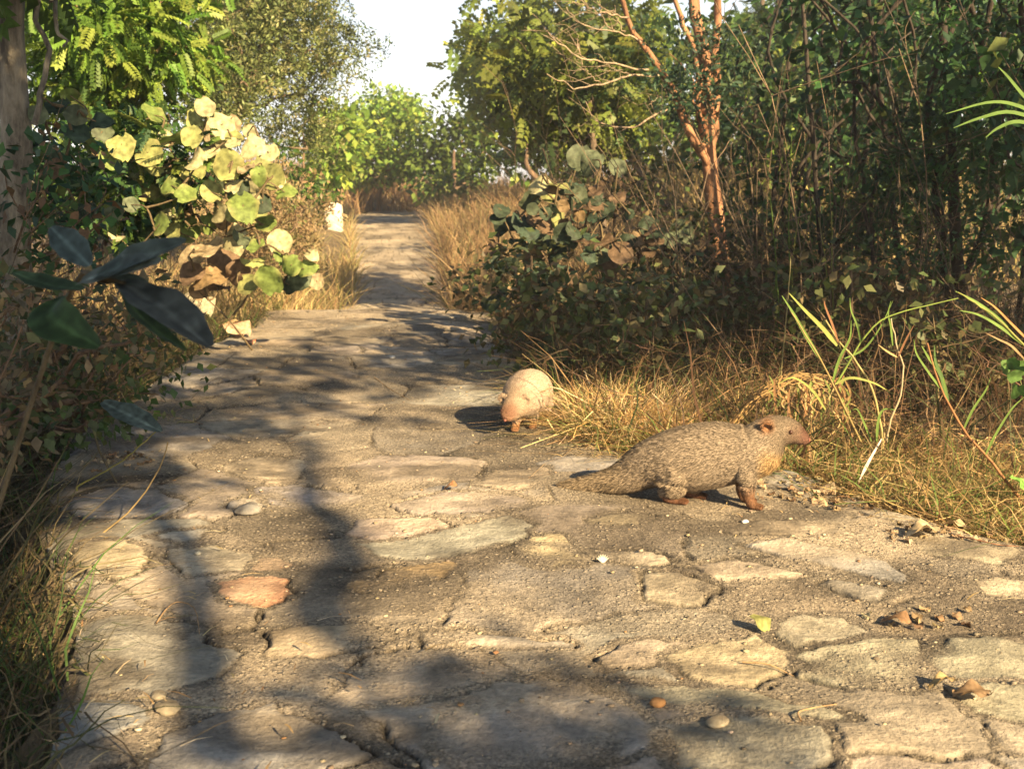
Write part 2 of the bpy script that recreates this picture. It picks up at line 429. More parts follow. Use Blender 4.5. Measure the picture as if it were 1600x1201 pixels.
def plain_mat(name, col, rough=.6, nz=25, amt=.15, bump=.2):
    m, nt, ns, ln, b = mat_new(name)
    tc = N_(nt, 'ShaderNodeTexCoord'); n1 = N_(nt, 'ShaderNodeTexNoise', i_Scale=float(nz), i_Detail=5.0)
    ln.new(tc.outputs['Object'], n1.inputs['Vector'])
    cr = N_(nt, 'ShaderNodeValToRGB'); cr.color_ramp.elements[0].position = .3; cr.color_ramp.elements[1].position = .7
    cr.color_ramp.elements[0].color = tuple(c * (1 - amt) for c in col) + (1,); cr.color_ramp.elements[1].color = tuple(min(1, c * (1 + amt)) for c in col) + (1,)
    ln.new(n1.outputs[0], cr.inputs[0]); ln.new(cr.outputs[0], b.inputs['Base Color']); b.inputs['Roughness'].default_value = rough
    bp = N_(nt, 'ShaderNodeBump'); bp.inputs['Strength'].default_value = bump; bp.inputs['Distance'].default_value = .004
    ln.new(n1.outputs[0], bp.inputs['Height']); ln.new(bp.outputs[0], b.inputs['Normal'])
    return m

# ------------------------------------------------------------------ ground sheet
def grid_mesh(X, Y, Z):
    r, c = X.shape
    i = np.arange(r - 1)[:, None] * c + np.arange(c - 1)[None]
    q = np.stack([i, i + 1, i + c + 1, i + c], -1).reshape(-1, 4)
    return np.stack([X, Y, Z], -1).reshape(-1, 3), q
gx = np.concatenate([-np.geomspace(200, 6, 22), np.arange(-5.9, 6, .08), np.geomspace(6.1, 200, 22)])
gy = np.concatenate([-np.geomspace(40, 2.2, 10), np.arange(-2, 10, .08), np.arange(10, 32, .2), np.geomspace(32.5, 320, 24)])
GX, GY = np.meshgrid(gx, gy)
v, q = grid_mesh(GX, GY, ground_z(GX, GY))
GMIN = float(v[:, 2].min())
tag(link('ground', new_mesh('ground', v, q), M_SOIL), None, None, kind='structure')

# ------------------------------------------------------------------ stone path (stones traced in the photograph, the rest broken paving)
STONES = [
 ([(116,971),(209,967),(320,980),(321,1002),(387,1021),(348,1048),(294,1072),(248,1087),(114,1094)], (.24,.235,.20), .010),
 ([(90,1097),(135,1095),(232,1094),(217,1137),(139,1159),(60,1175)], (.20,.215,.22), .004),
 ([(110,874),(132,855),(194,855),(232,870),(228,894),(186,911),(135,897)], (.36,.31,.20), .012),
 ([(341,921),(372,911),(407,905),(453,913),(461,932),(418,948),(360,942)], (.46,.21,.10), .006),
 ([(387,894),(407,882),(437,878),(461,890),(434,900)], (.40,.25,.15), .006),
 ([(240,847),(263,839),(333,836),(317,851),(279,857)], (.33,.34,.32), .014),
 ([(356,800),(391,781),(418,793),(410,804)], (.36,.34,.31), .022),
 ([(415,984),(500,978),(565,975),(618,990),(590,1010),(500,1024),(418,1030)], (.30,.23,.13), .010),
 ([(564,1110),(631,1102),(740,1087),(777,1072),(894,1061),(927,1080),(1002,1132),(1010,1190),(700,1230),(640,1175),(594,1129)], (.25,.23,.21), .012),
 ([(534,922),(612,892),(702,881),(712,892),(680,911),(575,930)], (.46,.31,.12), .010),
 ([(800,866),(830,847),(875,844),(897,859),(931,881),(912,892),(856,892),(811,881)], (.42,.35,.20), .014),
 ([(556,855),(669,836),(792,819),(830,832),(800,862),(687,877),(612,874)], (.27,.27,.22), .010),
 ([(537,836),(567,817),(669,816),(710,829),(631,842),(575,846)], (.30,.24,.21), .012),
 ([(924,825),(984,808),(1025,814),(1002,831),(942,831)], (.40,.34,.21), .010),
 ([(931,866),(1006,866),(1055,889),(1025,894),(950,881)], (.34,.29,.21), .012),
 ([(646,990),(725,988),(875,1001),(894,1009),(725,1014),(657,1012)], (.24,.245,.25), .010),
 ([(927,1035),(969,1009),(1062,1005),(1096,999),(1025,1046),(942,1048)], (.40,.33,.25), .012),
 ([(935,1072),(1006,1076),(1131,1091),(1292,1125),(1320,1150),(1100,1125),(950,1085)], (.27,.26,.19), .012),
 ([(1045,1035),(1097,1005),(1180,994),(1240,1020),(1244,1046),(1176,1080),(1112,1076),(1075,1065)], (.38,.32,.20), .010),
 ([(1206,990),(1232,967),(1319,971),(1360,990),(1300,1014),(1262,1018),(1217,1005)], (.30,.275,.205), .012),
 ([(1248,1050),(1249,1029),(1311,1015),(1360,998),(1435,1009),(1446,1050),(1462,1069),(1412,1095),(1322,1084),(1262,1065)], (.32,.30,.21), .010),
 ([(1456,1024),(1482,1005),(1640,995),(1660,1070),(1525,1074),(1472,1067),(1454,1046)], (.27,.26,.19), .013),
 ([(1165,866),(1210,859),(1337,881),(1412,911),(1409,926),(1300,907),(1195,877)], (.20,.20,.195), .012),
 ([(1075,900),(1150,885),(1262,911),(1210,919),(1105,915)], (.34,.28,.21), .012),
 ([(1517,926),(1555,919),(1640,926),(1650,949),(1536,941)], (.40,.34,.24), .010),
 ([(1285,915),(1345,926),(1400,935),(1350,947),(1280,925)], (.26,.24,.20), .010),
 ([(1281,799),(1356,782),(1420,792),(1469,814),(1480,829),(1394,829),(1337,812)], (.31,.29,.24), .012),
 ([(1190,766),(1215,740),(1268,738),(1310,762),(1262,785)], (.26,.255,.245), .016),
 ([(95,790),(150,775),(250,780),(300,795),(260,815),(130,815)], (.24,.235,.24), .010),
 ([(340,735),(420,712),(480,725),(470,748),(390,755)], (.33,.29,.22), .010),
 ([(545,735),(590,715),(680,712),(760,725),(740,760),(640,770),(560,760)], (.31,.26,.225), .014),
 ([(395,770),(470,757),(560,768),(590,785),(480,795),(420,790)], (.26,.24,.25), .010),
 ([(610,795),(700,778),(800,785),(860,800),(760,812),(650,812)], (.27,.24,.245), .010),
 ([(770,740),(850,735),(870,765),(800,778),(740,768)], (.34,.28,.20), .008),
 ([(1000,905),(1060,905),(1130,925),(1100,950),(1010,945)], (.36,.31,.22), .004),
 ([(255,870),(330,862),(400,872),(380,895),(290,905)], (.27,.255,.20), .005),
 ([(245,1150),(340,1120),(420,1100),(520,1135),(590,1180),(420,1230),(240,1220)], (.24,.24,.235), .010),
 ([(1040,1150),(1130,1135),(1290,1165),(1300,1230),(1060,1230)], (.22,.215,.17), .006),
 ([(1480,1090),(1560,1082),(1660,1090),(1660,1150),(1520,1130)], (.26,.25,.18), .006),
 ([(1110,840),(1180,825),(1290,838),(1330,856),(1210,852)], (.32,.28,.21), .008),
 ([(1420,850),(1520,860),(1600,880),(1560,900),(1440,885)], (.30,.28,.20), .008),
]
def build_path():
    ys = [0.62]
    while ys[-1] < 29.5: ys.append(ys[-1] + .0037 * max(ys[-1], 1.0) * (1.0 if ys[-1] < 7 else 2.5))
    ys = np.array(ys); nc = 620
    s = np.linspace(0, 1, nc)
    XL = xl(ys) + fbm(ys * 5, ys * 0, 21, 3) * .05; XR = xr(ys) + fbm(ys * 6, ys * 0, 22, 3) * .05
    X = XL[:, None] + (XR - XL)[:, None] * s[None]; Y = np.repeat(ys[:, None], nc, 1)
    x = X.ravel(); y = Y.ravel()
    # warp for ragged joints
    wx = x + fbm(x * 16, y * 16, 1, 3) * .022 + fbm(x * 3, y * 3, 31, 2) * .05
    wy = y + fbm(x * 16, y * 16, 5, 3) * .022 + fbm(x * 3, y * 3, 35, 2) * .05
    cs = .34
    ci = np.floor(wx / cs); cj = np.floor(wy / (cs * 1.05))
    pts = []
    for a in (-2, -1, 0, 1, 2):
        for b_ in (-2, -1, 0, 1, 2):
            i = ci + a; j = cj + b_
            pts.append(((i + .08 + .84 * hash2(i, j, 11)) * cs, (j + .08 + .84 * hash2(i, j, 12)) * cs * 1.05, i, j))
    D = np.stack([(wx - p[0]) ** 2 + (wy - p[1]) ** 2 for p in pts]); k = np.argmin(D, 0)
    PX = np.stack([p[0] for p in pts]); PY = np.stack([p[1] for p in pts]); I = np.stack([p[2] for p in pts]); J = np.stack([p[3] for p in pts])
    ar = np.arange(len(x)); sx = PX[k, ar]; sy = PY[k, ar]; si = I[k, ar]; sj = J[k, ar]
    ed = np.full(len(x), 9.0)
    for m in range(len(pts)):
        dx = PX[m] - sx; dy = PY[m] - sy; L = np.sqrt(dx * dx + dy * dy)
        ok = L > 1e-6
        e = np.where(ok, ((sx + PX[m]) / 2 - wx) * dx + ((sy + PY[m]) / 2 - wy) * dy, 9) / np.maximum(L, 1e-6)
        ed = np.minimum(ed, np.where(ok, e, 9))
    sid = hash2(si, sj, 40)
    isst = hash2(si, sj, 41) < .84
    gap = .001 + .008 * hash2(si, sj, 42)
    e = ed - gap                                          # >0 inside a stone
    hgt = .004 + .009 * hash2(si, sj, 43)
    pal = np.array([(.24,.225,.20),(.215,.21,.21),(.29,.25,.19),(.265,.225,.19),(.32,.28,.21),(.23,.23,.20),(.30,.235,.16)])
    col = pal[(sid * 6.999).astype(int)] * (.85 + .3 * hash2(si, sj, 44))[:, None]
    tx = (hash2(si, sj, 45) - .5) * .05; ty = (hash2(si, sj, 46) - .5) * .05
    tilt = (wx - sx) * tx + (wy - sy) * ty
    e = np.where(isst, e, -.03)
    # traced stones win over the broken paving
    pwx = x + fbm(x * 22, y * 22, 51, 4) * .018; pwy = y + fbm(x * 22, y * 22, 55, 4) * .018
    n_traced = np.zeros(len(x))
    for n_, (poly, c, h_) in enumerate(STONES):
        pg = np.array([G(*p)[:2] for p in poly]); lo = pg.min(0) - .06; hi = pg.max(0) + .06
        sel = np.where((x > lo[0]) & (x < hi[0]) & (y > lo[1]) & (y < hi[1]))[0]
        if not len(sel): continue
        qx = pwx[sel]; qy = pwy[sel]; ins = np.zeros(len(sel), bool); dist = np.full(len(sel), 9.0)
        for a in range(len(pg)):
            p0 = pg[a]; p1 = pg[(a + 1) % len(pg)]; dv = p1 - p0
            t = np.clip(((qx - p0[0]) * dv[0] + (qy - p0[1]) * dv[1]) / (dv @ dv), 0, 1)
            dist = np.minimum(dist, np.hypot(qx - p0[0] - t * dv[0], qy - p0[1] - t * dv[1]))
            cond = (p0[1] > qy) != (p1[1] > qy)
            ins ^= cond & (qx < (p1[0] - p0[0]) * (qy - p0[1]) / (p1[1] - p0[1] + 1e-12) + p0[0])
        sd = np.where(ins, dist, -dist)
        o = sel[sd > -.022]; s2 = sd[sd > -.022]
        e[o] = s2; col[o] = np.array(c); hgt[o] = h_ ; tilt[o] = 0
        isst[o] = True; n_traced[o] = 1
    e = e + fbm(x * 38, y * 38, 133, 3) * .011
    stone = sstep(-.003, .004, e)
    # worn, half buried rims: noise eats the stone away
    cover = sstep(.10, .32, fbm(x * 5, y * 5, 61, 4)) * sstep(.10, .0, e)
    wearn = sstep(-.15, .35, fbm(x * 2.6, y * 2.6, 63, 4))
    stone = stone * (1 - cover) * (1 - .75 * wearn * (n_traced < .5))
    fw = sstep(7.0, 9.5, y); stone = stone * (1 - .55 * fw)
    col = col * (1 - fw * .6)[:, None] + np.array([.44, .37, .26]) * (fw * .6)[:, None]  # sandy far stretch, made paler to carry its strong sunlight
    mort = np.array([.20, .168, .122]) * (1 + 1.15 * fbm(x * 4, y * 4, 71, 4))[:, None] * np.where(fbm(x * 1.6, y * 1.6, 77, 3) > .1, .8, 1.0)[:, None]
    col = (col * .88 + np.array([.27, .235, .18]) * .12) * (1 + .45 * fbm(x * 6, y * 11, 81, 4))[:, None]
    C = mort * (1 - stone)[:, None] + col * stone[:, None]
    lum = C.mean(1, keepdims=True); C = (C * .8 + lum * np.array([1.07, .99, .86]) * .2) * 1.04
    dust_sun = (sstep(.05, .45, fbm(x * 3.1, y * 3.1, 141, 5)) * .55 + .35 * sstep(5.8, 7.0, y))[:, None]; C = C * (1 - dust_sun) + np.array([.46, .385, .28]) * dust_sun  # random dust patches, plus sunlight on the far pad painted as a paler tone
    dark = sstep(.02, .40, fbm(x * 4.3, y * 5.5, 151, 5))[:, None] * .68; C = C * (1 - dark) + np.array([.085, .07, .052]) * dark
    crack = np.exp(-((e + .002) / .0045) ** 2) * sstep(-.05, .22, fbm(x * 7, y * 7, 91, 3)) * isst
    joint = np.exp(-((e + .001) / .0035) ** 2) * isst * sstep(-.35, .1, fbm(x * 4, y * 4, 95, 3)); C = C * (1 - .38 * joint)[:, None]
    C = C * (1 - .6 * crack)[:, None]
    h = fbm(x * 2.2, y * 2.2, 101, 3) * .028 + fbm(x * 30, y * 30, 103, 3) * .0028 * (1 - stone) + fbm(x * 45, y * 45, 107, 2) * .0016 * (1 - stone)
    h = h + stone * (hgt * .15 + tilt * .45 + fbm(x * 5, y * 16, 105, 4) * .006) - crack * .009 - joint * .0025
    edge = np.minimum(s, 1 - s)[None] * (XR - XL)[:, None]
    h = h.reshape(X.shape) - .02 * sstep(.05, 0, edge)
    Z = zprof(Y) + .012 + h
    v, q = grid_mesh(X, Y, Z)
    C = C.reshape(X.shape + (3,)); st = stone.reshape(X.shape)
    # side walls of the paving
    vs = [v]; qs = [q]; cs_ = [C.reshape(-1, 3)]; sts = [st.ravel()]; n = len(v)
    for col_i, sg in ((0, -1), (nc - 1, 1)):
        top = np.stack([X[:, col_i], Y[:, col_i], Z[:, col_i]], 1)
        b1 = top + np.stack([sg * .004 + fbm(ys * 9, ys * 0, 8, 3) * .02, ys * 0, ys * 0 - .05], 1); b2 = b1 + [sg * -.01, 0, -.16]
        m = len(top)
        vs += [b1, b2]; i = np.arange(m - 1); base = i * nc + col_i
        A = np.stack([base, base + nc, n + i + 1, n + i], 1); B = np.stack([n + i, n + i + 1, n + m + i + 1, n + m + i], 1)
        if sg > 0: A = A[:, ::-1]; B = B[:, ::-1]
        qs += [A, B]; cs_ += [np.tile([.10, .085, .065], (2 * m, 1)) * U(.7, 1.3, (2 * m, 1))]; sts += [np.zeros(2 * m)]; n += 2 * m
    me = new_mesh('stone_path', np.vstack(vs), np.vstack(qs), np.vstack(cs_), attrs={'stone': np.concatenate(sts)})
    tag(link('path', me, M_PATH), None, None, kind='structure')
build_path()
_pm = bpy.data.objects['path'].data
_nv = len(_pm.vertices); _co = np.zeros(_nv * 3, np.float32); _pm.vertices.foreach_get('co', _co)
_PC = _co.reshape(-1, 3); _sel = (_PC[:, 1] < 8.5) & (_PC[:, 2] > -.02)
_PT = _PC[_sel]
def path_z(x, y):
    d = (_PT[:, 0] - x) ** 2 + (_PT[:, 1] - y) ** 2; i = np.argsort(d)[:4] if d.min() < .01 else None
    return float(_PT[i, 2].mean()) if i is not None else float(zprof(y)) + .012

# ------------------------------------------------------------------ mongooses
def loft(mb, st, k=16):
    """st: rows of centre x,y,z, half height, half width"""
    st = np.asarray(st, float); n = len(st)
    m = 2 + (n - 1) * 4
    sp = np.hstack([smooth_path(st[:, :3], m), smooth_path(st[:, 3:5].repeat(1, 0) if False else np.hstack([st[:, 3:5], st[:, :1] * 0]), m)[:, :2]])
    c = sp[:, :3]; t = norm(np.gradient(c, axis=0))
    side = norm(np.cross(t, np.array([0, 0, 1.0]) + np.array([.001, 0, 0])))
    up = np.cross(side, t)
    a = np.arange(k) / k * 2 * math.pi
    ring = c[:, None] + (np.cos(a)[None, :, None] * side[:, None] * sp[:, 4][:, None, None] + np.sin(a)[None, :, None] * up[:, None] * sp[:, 3][:, None, None])
    v = ring.reshape(-1, 3); i = np.arange(m - 1)[:, None] * k; j = np.arange(k)[None]; j2 = (j + 1) % k
    q = np.stack([i + j, i + j2, i + k + j2, i + k + j], -1).reshape(-1, 4)
    base = mb['n']; mb['v'] += [v, c[:1], c[-1:]]; nn = len(v)
    mb['q'].append(q + base)
    tr = [(base + jj, base + nn, base + (jj + 1) % k) for jj in range(k)] + [(base + (m - 1) * k + (jj + 1) % k, base + nn + 1, base + (m - 1) * k + jj) for jj in range(k)]
    mb['t'] += tr; mb['n'] += nn + 2

def make_mongoose(label, loc, rot, spine, legs, ears, eyes, nose, colour_fn, hair_scale=1.0, nh=110000, gz=(.42, .8, 1.2, 1.8)):
    root = thing('mongoose', label, 'mongoose', loc); root.rotation_euler = (0, 0, rot)
    mb = {'v': [], 'q': [], 't': [], 'n': 0}
    loft(mb, spine)
    for L in legs: loft(mb, L, 10)
    for (c, ax, r) in ears:                      # shallow cup-shaped ears merged into the head
        c = np.array(c, float)
        for kk in range(12):
            a = math.radians(-60 + 300 * kk / 11); e1, e2 = np.array(ax[0], float), np.array(ax[1], float)
            p = c + (e1 * math.cos(a) + e2 * math.sin(a)) * r
            a2 = a + .5; p2 = c + (e1 * math.cos(a2) + e2 * math.sin(a2)) * r
            loft(mb, [(*(p - (p2 - p) * .2), .0035, .0035), (*p2, .0035, .0035)], 8)
    me = new_mesh('tmp', np.vstack(mb['v']), np.vstack(mb['q']), tris=np.array(mb['t']))
    tmp = link('tmp', me, None)
    md = tmp.modifiers.new('r', 'REMESH'); md.mode = 'VOXEL'; md.voxel_size = .0028; md.use_smooth_shade = True
    ms = tmp.modifiers.new('s', 'SMOOTH'); ms.factor = .5; ms.iterations = 9
    dg = bpy.context.evaluated_depsgraph_get()
    body_me = bpy.data.meshes.new_from_object(tmp.evaluated_get(dg)); bpy.data.objects.remove(tmp); body_me.name = 'body'
    n = len(body_me.vertices); co = np.zeros(n * 3, np.float32); body_me.vertices.foreach_get('co', co); co = co.reshape(-1, 3).astype(float)
    nm = np.zeros(n * 3, np.float32); body_me.vertices.foreach_get('normal', nm); nm = nm.reshape(-1, 3).astype(float)
    cA, _ = colour_fn(co)
    ca = body_me.color_attributes.new('Col', 'FLOAT_COLOR', 'POINT'); cc = np.ones((n, 4), np.float32); cc[:, :3] = cA * .8; ca.data.foreach_set('color', cc.ravel())
    body = link('body', body_me, M_FUR, root)
    # fur
    body_me.calc_loop_triangles(); nt = len(body_me.loop_triangles); ti = np.zeros(nt * 3, np.int32); body_me.loop_triangles.foreach_get('vertices', ti); ti = ti.reshape(-1, 3)
    ar = np.zeros(nt, np.float32); body_me.loop_triangles.foreach_get('area', ar)
    hc = colour_fn(co[ti[:, 0]])[1]; ar = ar * np.clip(1.0 / np.maximum(hc, .2), .6, 3.2); pk = rng.choice(nt, nh, p=ar / ar.sum()); r1 = np.sqrt(U(0, 1, nh))[:, None]; r2 = U(0, 1, nh)[:, None]
    w = (1 - r1, r1 * (1 - r2), r1 * r2); T3 = ti[pk]
    p = sum(co[T3[:, k]] * w[k] for k in range(3)); nn = norm(sum(nm[T3[:, k]] * w[k] for k in range(3)))
    col, hl = colour_fn(p)
    sp = smooth_path(np.array(spine)[:, :3], 80); tn = norm(np.gradient(sp, axis=0))
    idx = np.argmin(((p[:, None, :] - sp[None]) ** 2).sum(-1), 1)
    back = norm(-tn[idx] * .25 + np.array([-1.0, 0, 0]))
    leg = (hl < .6) & (p[:, 2] < .07)
    flow = back * 1.0 + np.array([0, 0, -.35]); flow[leg] = np.array([0, 0, -1.0])
    flow = flow + rng.normal(size=(nh, 3)) * .22
    tang = norm(flow - nn * (flow * nn).sum(-1, keepdims=True))
    dr = norm(tang + nn * U(.18, .5, (nh, 1)))
    L = (.0108 * hl * hair_scale * U(.7, 1.25, nh))[:, None]
    sd = norm(np.cross(dr, nn)); wd = (.00042 + .00025 * hl)[:, None]
    mid = p + dr * L * .55; tip = p + norm(dr + tang * .45) * L
    V = np.stack([p - sd * wd - nn * .0005, p + sd * wd - nn * .0005, mid + sd * wd * .9, mid - sd * wd * .9, tip + sd * wd * .25, tip - sd * wd * .25], 1)
    Q = np.array([(0, 1, 2, 3), (3, 2, 4, 5)])[None] + (np.arange(nh) * 6)[:, None, None]
    griz = np.where(leg, rng.choice([.6, 1., 1.45], nh), rng.choice(gz, nh, p=[.34, .28, .2, .18]))[:, None]
    cr = col * .6; cm = col * np.minimum(griz, 1.3); ct = col * griz
    CC = np.stack([cr, cr, cm, cm, ct, ct], 1).reshape(-1, 3)
    link('fur', new_mesh('fur', V.reshape(-1, 3), Q.reshape(-1, 4), CC), M_FUR, root)
    for (c, r) in eyes:
        m_ = MB(); a = np.linspace(0, math.pi, 9); ring = [(math.sin(t), math.cos(t)) for t in a]
        pts = np.array([(0, 0, q_[1] * r) for q_ in ring]); tube(m_, pts + np.array(c), np.array([max(q_[0], .02) * r for q_ in ring]), np.array([.10, .03, .015]), k=10)
        m_.build('eye', M_EYE, root)
    m_ = MB(); c, d, r = nose; c = np.array(c, float); d = norm(np.array(d, float)); tt = np.linspace(-1, 1, 7)
    tube(m_, c + d * (tt * r)[:, None], np.sqrt(np.maximum(1 - tt * tt, .01)) * r, np.array([.42, .16, .11]), k=8)
    m_.build('nose', M_NOSE, root)
    return root
M_EYE = plain_mat('eye_brown', (.05, .018, .010), .35, 50, .05, 0); M_NOSE = plain_mat('nose_skin', (.20, .075, .055), .5, 90, .2, .3)

def X_(px): return (px - 1100) / 640.0
def XH(px): return X_(px) - .014
spine1 = [(X_(866), .0, .010, .008, .005), (X_(890), .0, .014, .013, .010), (X_(925), .0, .024, .021, .017), (X_(960), 0, .038, .033, .027), (X_(985), 0, .055, .045, .034),
          (X_(1003), 0, .073, .053, .042), (X_(1022), 0, .087, .062, .052), (X_(1052), 0, .098, .075, .062), (X_(1085), 0, .109, .081, .063), (X_(1120), 0, .120, .080, .058),
          (X_(1150), 0, .126, .071, .053), (X_(1176), 0, .136, .064, .048), (XH(1196), .001, .156, .056, .040), (XH(1210), .002, .178, .046, .033),
          (XH(1224), .003, .187, .037, .030), (XH(1238), .003, .185, .030, .025), (XH(1248), .003, .178, .022, .018), (XH(1256), .003, .172, .016, .014), (XH(1261), .003, .170, .011, .011), (XH(1264), .003, .169, .005, .006)]
def leg_f(px, y, back=0, z0=.11):
    x = X_(px); b = back
    return [(x - .002, y * .8, z0, .034, .020), (x - .006 + b * .3, y, .075, .027, .018), (x - .006 + b * .7, y, .045, .018, .0145), (x - .001 + b, y, .022, .013, .012), (x + .005 + b, y, .011, .011, .0125), (x + .019 + b, y, .006, .006, .013)]
def leg_h(px, y, z0=.08):
    x = X_(px)
    return [(x - .006, y * .75, z0 + .010, .055, .034), (x + .006, y * .92, .060, .048, .031), (x + .004, y * .96, .036, .033, .025), (x - .012, y, .022, .012, .012), (x - .006, y, .010, .010, .011), (x + .016, y, .006, .007, .012), (x + .032, y, .004, .004, .012)]
def toes(x, y):
    return [[(x, y + dy, .007, .005, .004), (x + .012, y + dy * 1.25, .0065, .0048, .004), (x + .019, y + dy * 1.3, .004, .003, .0025)] for dy in (-.0085, -.003, .003, .0085)]
def colour1(p):
    x, y, z = p[:, 0], p[:, 1], p[:, 2]; n = len(p)
    body = np.array([.245, .20, .15]); c = np.tile(body, (n, 1)).astype(float); hl = np.full(n, 1.0)
    def mixc(c, col, m): return c * (1 - m[:, None]) + np.array(col) * m[:, None]
    tail = sstep(X_(1010), X_(960), x); c = mixc(c, (.23, .18, .12), tail); hl += tail * .9 * sstep(X_(860), X_(900), x) + .0
    rump = sstep(X_(1130), X_(1040), x) * (1 - tail); hl += rump * .35; c = mixc(c, (.25, .20, .145), rump * sstep(.14, .05, z))
    chest = sstep(X_(1180), XH(1208), x) * sstep(.165, .12, z); c = mixc(c, (.38, .26, .13), chest)
    fl = sstep(.074, .028, z) * sstep(X_(1125), X_(1150), x); c = mixc(c, (.19, .10, .055), fl); hl = hl * (1 - fl) + .38 * fl
    hf = sstep(.024, .012, z) * sstep(X_(1020), X_(1034), x) * sstep(X_(1120), X_(1110), x); c = mixc(c, (.17, .085, .05), hf); hl = hl * (1 - hf) + .35 * hf
    head = sstep(XH(1196), XH(1222), x) * sstep(.13, .15, z); hl = hl * (1 - head) + .48 * head; c = mixc(c, (.225, .18, .13), head)
    face = sstep(XH(1224), XH(1246), x) * sstep(.222, .19, z); c = mixc(c, (.175, .12, .085), face); c = mixc(c, (.19, .095, .07), sstep(XH(1246), XH(1260), x) * .8); hl = hl * (1 - face) + .30 * face
    ear = np.exp(-(((x - XH(1204)) / .013) ** 2 + ((z - .203) / .014) ** 2)); c = mixc(c, (.33, .16, .075), np.clip(ear * 1.4, 0, 1)); hl = hl * (1 - .75 * np.clip(ear * 1.5, 0, 1))
    return c, hl
pf = G(1176, 799); ph = G(1048, 788)
ang = math.atan2(pf[1] - ph[1], pf[0] - ph[0])
org1 = (pf + ph) / 2; org1 = org1 - np.array([math.cos(ang), math.sin(ang), 0]) * (X_(1112) - 0)
legs1 = [leg_f(1172, -.026), leg_f(1166, .026, -.012), leg_h(1050, -.034), leg_h(1074, .032)]
legs1 += toes(X_(1172) + .013, -.026) + toes(X_(1166) + .001, .026) + toes(X_(1050) + .026, -.034) + toes(X_(1074) + .026, .032)
make_mongoose('grey-brown mongoose in side view, long tail laid on the stones, head to the right', (org1[0], org1[1], .5 * (path_z(pf[0], pf[1]) + path_z(ph[0], ph[1])) + .001), ang, spine1, legs1,
              [((XH(1204), -.031, .203), ((1, 0, 0), (0, -.25, .95)), .0125), ((XH(1204), .036, .203), ((1, 0, 0), (0, .25, .95)), .0125)],
              [((XH(1237), -.0212, .191), .0052), ((XH(1237), .0272, .191), .0052)], ((XH(1262), .003, .170), (1, 0, 0), .0062), colour1)

# second one walks towards the camera, head down to the left
sc2 = 1.02
spine2 = [(-.42, .05, .012, .008, .006), (-.36, .05, .02, .016, .014), (-.28, .035, .035, .024, .02), (-.22, .02, .055, .034, .028), (-.19, .015, .075, .045, .038), (-.15, .01, .092, .06, .054),
          (-.10, .003, .106, .069, .066), (-.04, 0, .110, .072, .070), (.02, -.002, .108, .069, .066), (.06, -.006, .102, .056, .053), (.088, -.012, .092, .041, .040), (.108, -.018, .085, .034, .034), (.123, -.024, .077, .030, .029), (.134, -.028, .069, .024, .023), (.142, -.031, .062, .017, .017), (.147, -.033, .057, .009, .010)]
def X2(px): return X_(px)
def legx(L, dx): return [(a + dx, b, c, d, e) for a, b, c, d, e in L]
legs2 = [legx(leg_f(1172, -.022, .012), -.085), legx(leg_f(1166, .026, -.03), -.085), legx(leg_h(1050, -.034), -.02), legx(leg_h(1040, .034), -.05)]
def colour2(p):
    x, y, z = p[:, 0], p[:, 1], p[:, 2]; n = len(p)
    c = np.tile(np.array([.42, .33, .25]), (n, 1)).astype(float); hl = np.full(n, 1.0)
    def mixc(c, col, m): return c * (1 - m[:, None]) + np.array(col) * m[:, None]
    tail = sstep(-.2, -.26, x); hl += tail * .8
    head = sstep(.07, .11, x); hl = hl * (1 - head) + .6 * head; c = mixc(c, (.36, .27, .19), head)
    face = sstep(.122, .15, x); c = mixc(c, (.25, .14, .09), face); hl = hl * (1 - face) + .3 * face
    lg = sstep(.045, .02, z) * sstep(.125, .11, x) * sstep(-.19, -.17, x); c = mixc(c, (.38, .20, .10), lg); hl = hl * (1 - lg) + .25 * lg
    return c, hl
b2 = G(806, 679)
rot2 = math.radians(-90 - 12)
off = np.array([math.cos(rot2), math.sin(rot2)]) * .045
make_mongoose('sunlit mongoose walking head-on with lowered head by the grassy path edge', (b2[0] + .02 - off[0], b2[1] - off[1], path_z(b2[0], b2[1]) + .001), rot2, spine2, legs2,
              [((.094, -.050, .112), ((.3, -.2, .9), (0, -1, .1)), .013), ((.098, .018, .113), ((.3, .2, .9), (0, 1, .1)), .013)],
              [((.139, -.0455, .083), .005), ((.139, -.0085, .084), .0052)], ((.148, -.033, .056), (1, -.2, -.7), .0060), colour2, 1.15, 90000, (.68, .88, 1.1, 1.3))

# ------------------------------------------------------------------ vegetation helpers
def proj(p):
    p = np.asarray(p, float); c, s_ = math.cos(TH), math.sin(TH); dz = p[..., 2] - H; f = p[..., 1] * c - dz * s_; w = p[..., 1] * s_ + dz * c
    return 800 + F * p[..., 0] / f, 600.5 - F * w / f
def in_poly(u, v, poly):
    ins = False; n = len(poly)
    for a in range(n):
        x0, y0 = poly[a]; x1, y1 = poly[(a + 1) % n]
        if (y0 > v) != (y1 > v) and u < (x1 - x0) * (v - y0) / (y1 - y0) + x0: ins = not ins
    return ins
def poly_pts(poly, n, y0, y1, floor=.05):
    us = [p[0] for p in poly]; vs = [p[1] for p in poly]; out = []
    while len(out) < n:
        u = U(min(us), max(us)); v = U(min(vs), max(vs))
        if in_poly(u, v, poly):
            p = P(u, v, U(y0, y1)); p[2] = max(p[2], float(ground_z(p[0], p[1])) + floor); out.append(p)
    return np.array(out)
def on_ground(x, y, dz=0): return np.array([x, y, float(ground_z(x, y)) + dz])

